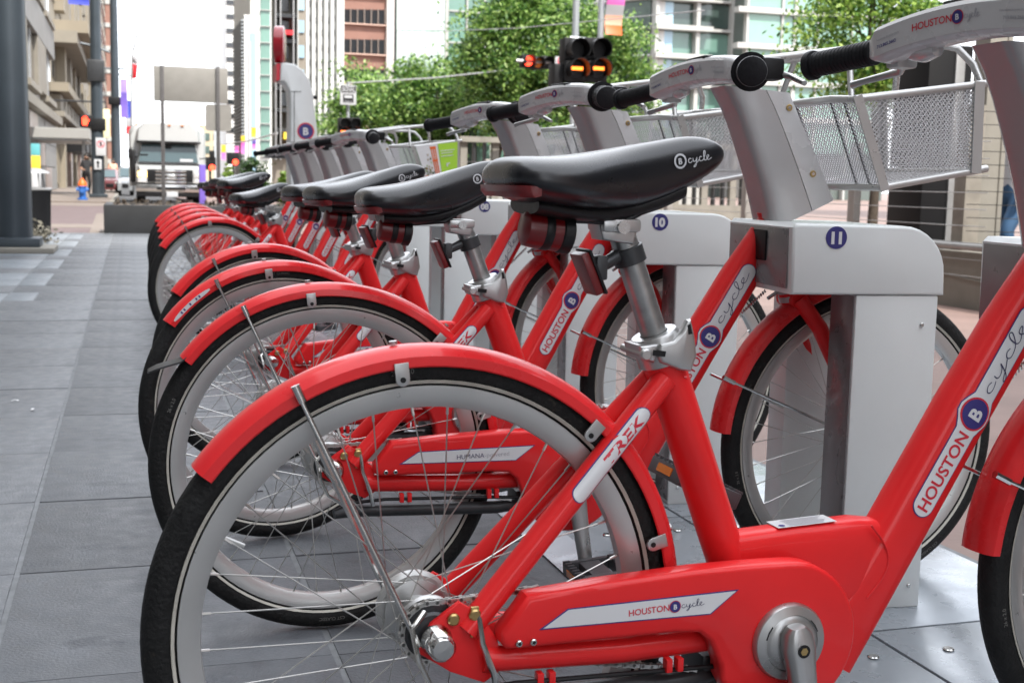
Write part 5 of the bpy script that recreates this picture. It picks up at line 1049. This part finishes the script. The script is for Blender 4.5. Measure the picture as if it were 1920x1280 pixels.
# green glass tower with floor lines
T = building('glass_tower', 'pale tower with a green glass face and white floor lines', 100, 470, 509, -120, 16, WHITEC)
for k in range(-4, 10): bpart(T, 'pane', 488.5, 21+30.3*k-30, 506, 19.5+30.3*k, .12, GLASSG); bpart(T, 'floor_line', 487.5, 19.5+30.3*k, 507, 21+30.3*k, .3, MULL)
# open concrete frame
T = building('parking_frame', 'open concrete frame building with dark floor slabs behind the kiosk', 104, 509, 573, -100, 20, mat('beige_plaster', (.22, .195, .16), .8, var=.25, vscale=.25))  # beige wall behind the frame, mottled in its own colour
for v in (-60, -12, 30, 77, 122, 165, 205, 242): bpart(T, 'floor_slab', 512, v, 556, v+7, 1.4, DARK); 
for u in (512, 521, 545, 553): bpart(T, 'column', u, -100, u+2.2, 300, 1.6, GREYM if u != 553 else MULL)
for v in (-12, 30, 77, 122, 165): bpart(T, 'window', 527, v+9, 541, v+34, .15, GLASSD); bpart(T, 'window', 557, v+9, 570, v+32, .15, GLASSB)
bpart(T, 'awning', 527, 62, 544, 70, 2, REDC); bpart(T, 'awning', 527, 250, 544, 262, 2, YEL)
# white ribbed building
T = building('ribbed_building', 'white office building with tall ribs and narrow dark windows', 108, 572, 645, -120, 20, WHITEC)
for i in range(6): bpart(T, 'rib', 572+11.5*i, -120, 577.5+11.5*i, 300, .7, WHITEC)
for i in range(6):
    for k in range(-4, 11): bpart(T, 'window', 578.2+11.5*i, 2+27.5*k+4*(i % 2), 580.6+11.5*i, 14+27.5*k+4*(i % 2), .18, GLASSD)
# red brick building
T = building('brick_building', 'red brick office building with dark ribbon windows', 112, 643.5, 723, -150, 24, REDB)
for r in range(-3, 4):
    v = 17+56*r
    for k in range(6): bpart(T, 'window', 645+12.9*k, v+1+.5*k*.5, 655.6+12.9*k, v+28.5+.5*k*.5, .1, GLASSD)
    for k in range(6): bpart(T, 'mullion', 656+12.9*k, v+1, 657.4+12.9*k, v+28.5, .25, mat('bronze_mullion', (.25, .2, .17), .4) if (r, k) == (-3, 0) else bpy.data.materials['bronze_mullion'])
    bpart(T, 'sill', 643.6, v+29, 722.5, v+31, .45, mat('pale_sill', (.55, .38, .31), .7) if r == -3 else bpy.data.materials['pale_sill'])
bpart(T, 'pilaster', 723, -150, 737, 300, .5, mat('pilaster_stone', (.47, .45, .43), .7)); bpart(T, 'recess', 737.4, -150, 743, 300, -.1, GLASSD, .4)
# white-green clad block
T = building('clad_block', 'pale green white clad block between the brick and glass buildings', 116, 743, 833, -140, 20, GREENW)
for r in range(-2, 5):
    for k in range(8): bpart(T, 'panel', 743.6+11.1*k, 58+66*r-65, 754.1+11.1*k, 57.2+66*r, .07, GREENW)
# glass block behind the trees
T = building('glass_block', 'green glass block with white window frames behind the tallest tree', 120, 832, 1165, -140, 18, GLASSG)
for k, u in enumerate((833, 872, 905, 938, 971, 1004, 1037, 1070, 1103, 1136)): bpart(T, 'mullion', u, -140, u+(6 if k == 0 else 3.2), 330, .3, MULL)
for r in range(-3, 6):
    bpart(T, 'transom', 832, 29+58*r, 1164, 32+58*r, .25, MULL)
    for u0, u1 in ((839.5, 871.5), (875.5, 904.5), (908.5, 937.5), (941.5, 970.5), (974.5, 1003.5), (1007.5, 1036.5), (1040.5, 1069.5), (1073.5, 1102.5), (1106.5, 1135.5)): bpart(T, 'pane', u0, 33+58*r, u1, 28.5+58*(r+1), .08, GLASSG)
# glass building on the right: dark wing, white corner, recess and pale block
Y = 105; p = at(1226, 330, Y)
T = thing('glass_building', 'curved green glass office building with white floor bands', 'building', (p.x, Y, -.1)); X = lambda u, v=100: at(u, v, Y).x-p.x; Z = lambda v, u=1300: at(u, v, Y).z+.1
LV = [-160, -106, -52, 2-2, 55, 108, 161, 214, 267, 320]
t = MB(); t.box(X(1226), X(1370), 1.0, 20, 0, Z(-160)); t.box(X(1371), X(1640), -2.5, 20, 0, Z(-160)); obj('core', t, mat('core_dark', (.10, .12, .11), .4), T, smooth=False)
wing = [Vector((X(1226), .6, 0))+Vector((-3.2*k, 5.2*k-.35*k*k*0, 0)) for k in range(6)]
for i in range(len(LV)-1):
    zt_, zb_ = Z(LV[i]), Z(LV[i+1]); g = .55
    for j, (u0, u1, m_, y0) in enumerate(((1232, 1246, WHITEC, .2), (1246, 1262, GLASSB, .25), (1264, 1301, GLASSG, .5), (1309, 1368, GLASSG, .5))):
        t = MB(); t.box(X(u0), X(u1), y0, y0+.4, zb_+g*.5, zt_-g*.5); obj('pane', t, m_ if not (j > 1 and i == 3) else GLASSGD, T, smooth=False)
    t = MB(); t.box(X(1224), X(1330), -.7, .6, zt_-.22, zt_+.22); t.box(X(1330.2), X(1370), .0, .6, zt_-.12, zt_+.12); obj('floor_band', t, MULL, T, smooth=False)
    for k in range(5):
        a, b = wing[k], wing[k+1]; d = (b-a).normalized(); n = Vector((d.y, -d.x, 0))*-.1; t = MB(); a2, b2 = a+d*.1, b-d*.1
        t.add([a2+Vector((0, 0, zb_+.2)), b2+Vector((0, 0, zb_+.2)), b2+Vector((0, 0, zt_-.2)), a2+Vector((0, 0, zt_-.2))]+[q+n*2 for q in (a2+Vector((0, 0, zb_+.2)), b2+Vector((0, 0, zb_+.2)), b2+Vector((0, 0, zt_-.2)), a2+Vector((0, 0, zt_-.2)))], [(0, 1, 2, 3), (7, 6, 5, 4), (0, 1, 5, 4), (1, 2, 6, 5), (2, 3, 7, 6), (3, 0, 4, 7)]); obj('pane', t, GLASSGD, T, smooth=False)
    t = MB(); t.tube([q+Vector((-.15, -.15, zt_)) for q in wing], .16, 6); obj('floor_band', t, GREYM, T, smooth=False)
for k in range(1, 6): t = MB(); t.tube([wing[k]+Vector((-.1, -.1, 0)), wing[k]+Vector((-.1, -.1, Z(-160)))], .2, 6); obj('mullion', t, MULL, T)
for u0, u1 in ((1225, 1231.5), (1301.5, 1308.5), (1368.2, 1371)): t = MB(); t.box(X(u0), X(u1), -.3, .9, 0, Z(-160)); obj('mullion', t, MULL, T, smooth=False)
LV2 = [-165, -100, -33, 32, 97, 162, 227, 292]
for i in range(len(LV2)-1):
    zt_, zb_ = Z(LV2[i], 1450), Z(LV2[i+1], 1450)
    for u0, u1 in ((1372, 1432), (1436, 1455), (1462, 1498), (1502, 1560), (1564, 1636)): t = MB(); t.box(X(u0), X(u1), -2.9, -2.5, zb_+.25, zt_-.25); obj('pane', t, mat('pale_green_glass', (.21, .36, .295), .1, 0, .3, var=.1, vscale=.2, island=.12) if 'pale_green_glass' not in bpy.data.materials else bpy.data.materials['pale_green_glass'], T, smooth=False)
    t = MB(); t.box(X(1350), X(1640), -3.4, -2.45, zt_-.24, zt_+.24); obj('floor_band', t, MULL, T, smooth=False)
for u0, u1 in ((1368, 1372), (1432.2, 1435.8), (1455.2, 1461.8), (1498.2, 1501.8), (1560.2, 1563.8)): t = MB(); t.box(X(u0), X(u1), -3.1, -2.5, 0, Z(-160)); obj('mullion', t, MULL, T, smooth=False)
# garden wall with pillars and greenhouse base under the trees
T = thing('garden_wall', 'low garden wall with pale pillars and dark railings under the trees', 'wall', (at(960, 330, 31).x, 31, -.1)); p = T.location; t = MB(); x0, x1, _, zt_ = seg(860, 266, 1240, 330, 31); t.box(x0-p.x, x1-p.x+4, 0, .3, 0, .5); obj('wall_base', t, CONC, T, smooth=False)
t = MB(); t.box(x0-p.x, x1-p.x+4, -.1, .2, zt_+.02, zt_+.16); obj('top_rail', t, CONC, T, smooth=False)
n = 34
for k in range(n): t = MB(); x = x0-p.x+(x1-x0+4)*(k+.5)/n; w_ = .03 if k % 3 else .09; t.box(x-w_, x+w_, .02, .18, .501, zt_+.019); obj('railing' if k % 3 else 'pillar', t, DARK if k % 3 else CONC, T, smooth=False)
T = building('pavilion', 'low white glass pavilion behind the railings', 41, 860, 1330, 236, 6, MULL)
for k in range(16): bpart(T, 'pane', 864+29*k, 240, 888+29*k, 318, .08, GLASSG if k % 3 else GLASSGD)

# left side of the street: stone buildings
def slab(T, name, x0, x1, y0, y1, z0, z1, m_, b=0, parent=None): o = T.location; t = MB(); t.box(x0-o.x, x1-o.x, y0-o.y, y1-o.y, z0-o.z, z1-o.z, 0, b); return obj(name, t, m_, parent or T, smooth=False)
XW = -3.9
T = thing('stone_building', 'pale limestone building with deep dark windows on the left', 'building', (XW, 52, 0))
slab(T, 'wall', XW-14, XW-.3, 26, 75.6, 0, 34, STONEG)
rows = [(0, 1.2), (1.2, 2.35), (2.35, 3.5)]
for j, (z0, z1) in enumerate(rows):
    for k in range(10): slab(T, 'cladding_panel', XW-.3, XW-.02*(k % 2), 26+4.96*k+.03, 26+4.96*(k+1)-.03, z0+.02, z1-.02, STONEG if (k+j) % 4 else MARB)
slab(T, 'ledge', XW-.3, XW+.35, 26, 75.6, 3.55, 3.95, STONE)
for fl in range(7):
    z0 = 4.75+4.2*fl
    for k in range(4):
        y0 = 30.5+12.4*k-1.9
        w_ = slab(T, 'window', XW-.29, XW-.18, y0+2.2, y0+8.4, z0, z0+2.3, GLASSD); slab(T, 'window_frame', XW-.17, XW-.1, y0+5.2, y0+5.4, z0, z0+2.3, GREYM)
        slab(T, 'sill', XW-.3, XW+.12, y0+1.8, y0+8.8, z0-.3, z0-.02, STONE)
        slab(T, 'stone_pier', XW-.3, XW, y0-3.9 if k else 26, y0+2.15, z0-.01, z0+2.35, STONE)
    slab(T, 'stone_band', XW-.3, XW, 26, 75.6, z0+2.4, z0+3.88, STONE if fl % 2 else STONEG)
T = thing('ornate_building', 'beige ornate stone building with a heavy projecting cornice', 'building', (XW, 100, 0))
slab(T, 'wall', XW-14, XW-.3, 76, 150, 0, 45, BEIGE)
slab(T, 'cornice', XW-.3, XW+1.7, 80, 112, 9.2, 9.9, BEIGE); slab(T, 'cornice', XW-.3, XW+1.1, 79, 113, 8.5, 9.19, STONE); slab(T, 'cornice', XW-.3, XW+.7, 76, 150, 5.5, 6.0, BEIGE); slab(T, 'cornice', XW-.3, XW+.45, 76, 150, 4.1, 4.4, STONE)
for fl, z0 in enumerate((6.4, 11, 15.5, 20, 25, 30)):
    for k in range(9): y0 = 78+8*k; slab(T, 'window', XW-.31, XW-.2, y0, y0+3.6, z0, z0+(1.9 if fl == 0 else 3), GLASSD); slab(T, 'pilaster', XW-.3, XW+.25, y0+4.2, y0+6.2, z0-.3, z0+(2.1 if fl == 0 else 4), STONE if k % 2 else BEIGE)
for k in range(14): slab(T, 'balustrade', XW-.3, XW+.2, 77+5*k, 80.6+5*k, 4.5, 5.4, STONE)
for k in range(8):
    y0 = 77+8.6*k; slab(T, 'shop_window', XW-.31, XW-.16, y0, y0+5.6, .3, 3.4, GLASSD); slab(T, 'shop_pier', XW-.3, XW+.1, y0+6, y0+8, 0, 4.0, MARB if k % 2 else BEIGE)
    if k in (1, 2, 4): slab(T, 'awning', XW-.3, XW+1.3, y0+.1, y0+5, 2.3, 3.0, CHAR)
T = thing('tall_block', 'tall sandstone block far along the left street', 'building', (XW+.2, 190, 0)); slab(T, 'wall', XW-12, XW+.2, 152, 240, 0, 60, BEIGE)
for fl in range(13):
    for k in range(11): slab(T, 'window', XW+.1, XW+.3, 154+8*k, 157.5+8*k, 4+4.2*fl, 6.6+4.2*fl, GLASSD)
x0, x1, _, zt_ = seg(207, 0, 226, 330, 150)
T = thing('glass_spire', 'thin brick and glass tower edge at the end of the left side', 'building', (-2.2, 262, 0)); slab(T, 'wall', -7, -2.2, 250, 275, 0, 70, REDB)
for k in range(16): slab(T, 'floor_line', -7.05, -2.1, 249.8, 275.1, 3+4.2*k, 3.8+4.2*k, MULL)
# canopy over the far pavement
T = thing('canopy', 'flat grey entrance canopy projecting over the far pavement', 'canopy', (XW, 57, 0)); x0, x1, z0, z1 = seg(60, 240, 168, 264, 56); slab(T, 'canopy_roof', XW-.2, x1, 56, 63, z0+.1, z1, mat('canopy_white', (.3, .295, .28), .5), .03); slab(T, 'canopy_soffit', XW-.1, x1-.1, 56.1, 62.9, z0+.03, z0+.095, GREYM)
slab(T, 'support', x1-.35, x1-.22, 57, 57.15, 0, z0+.02, GREYM)
for i, (u, y, w_, segs, lb) in enumerate(((68, 56, .35, ((0, .9, SIGNW), (.9, 1.6, YEL), (1.6, 2.1, TEAL)), 'tall teal, yellow and white sign column under the canopy'),)):
    p = at(u, 350, y); T = thing('sign_column', lb, 'sign', (p.x, y, 0))
    for a, b, m_ in segs: t = MB(); t.box(-w_/2, w_/2, 0, .3, a, b-.01, 0, .01); obj('sign_panel', t, m_, T)
x0, x1, z0, z1 = seg(191, 205, 206, 258, 75); t = MB(); t.box(x0, x1, 75, 75.4, z0, z1, 0, .03); o = tag(obj('box_sign', t, mat('cream_sign', (.85, .78, .45), .5)), 'upright cream sign box between the two dark posts', 'sign')  # plain cream coloured sign box
t = MB(); t.tube([((x0+x1)/2, 75.2, z1), ((x0+x1)/2, 75.2, z1+.4), (XW-.1, 75.2, z1+.4)], .05, 6); obj('bracket', t, DARK, o)
# far street end
T = building('far_block', 'cream building closing the far end of the street', 330, 330, 424, 235, 20, mat('cream_stucco', (.42, .36, .25), .8))
for k in range(5):
    for r in range(3): bpart(T, 'window', 336+16*k, 250+24*r, 345+16*k, 264+24*r, .2, GLASSGD)

# unseen slender tower behind the viewpoint, added and sized to shade the rack
T = thing('office_tower', 'unseen slender tower added behind the viewpoint to shade the rack', 'building', (19.5, -74, -.1)); t = MB(); t.box(-6.5, 6.5, -6, 6, 0, 104); obj('wall', t, STONEG, T, smooth=False)
for k in range(24): t = MB(); t.box(-6.6, 6.6, 5.9, 6.1, 3+4.2*k, 5.4+4.2*k); obj('window', t, GLASSD, T, smooth=False)

# unseen street canyon round the viewpoint, added to darken reflections
for x0, x1, y0, y1, h, m_, lb, fs in ((-40, -9.6, -45, 21, 30, STONEG, 'unseen grey stone block added along the left pavement', 'x'), (-38, -3, -75, -34, 46, BEIGE, 'unseen beige block added across the street behind the viewpoint', 'y'), (34, 80, -80, -44, 40, REDB, 'unseen red brick block added behind the viewpoint to the right', 'y'), (29, 60, -36, 27, 26, STONEG, 'unseen grey stone block added beyond the tram street', '-x')):
    T = thing('added_block', lb, 'building', ((x0+x1)/2, (y0+y1)/2, -.1)); o = T.location; t = MB(); t.box(x0-o.x, x1-o.x, y0-o.y, y1-o.y, 0, h); obj('wall', t, m_, T, smooth=False)
    for fl in range(int(h/4.2)):
        for k in range(9):
            t = MB(); z = 1.2+4.2*fl
            if fs == 'y': a = x0+(x1-x0)*(k+.15)/9; t.box(a-o.x, a+(x1-x0)*.075-o.x, y1-.1-o.y, y1+.06-o.y, z, z+2.5)
            else: a = y0+(y1-y0)*(k+.15)/9; xx = x1 if fs == 'x' else x0; t.box(xx-.08-o.x, xx+.08-o.x, a-o.y, a+(y1-y0)*.075-o.y, z, z+2.5)
            obj('window', t, GLASSD, T, smooth=False)
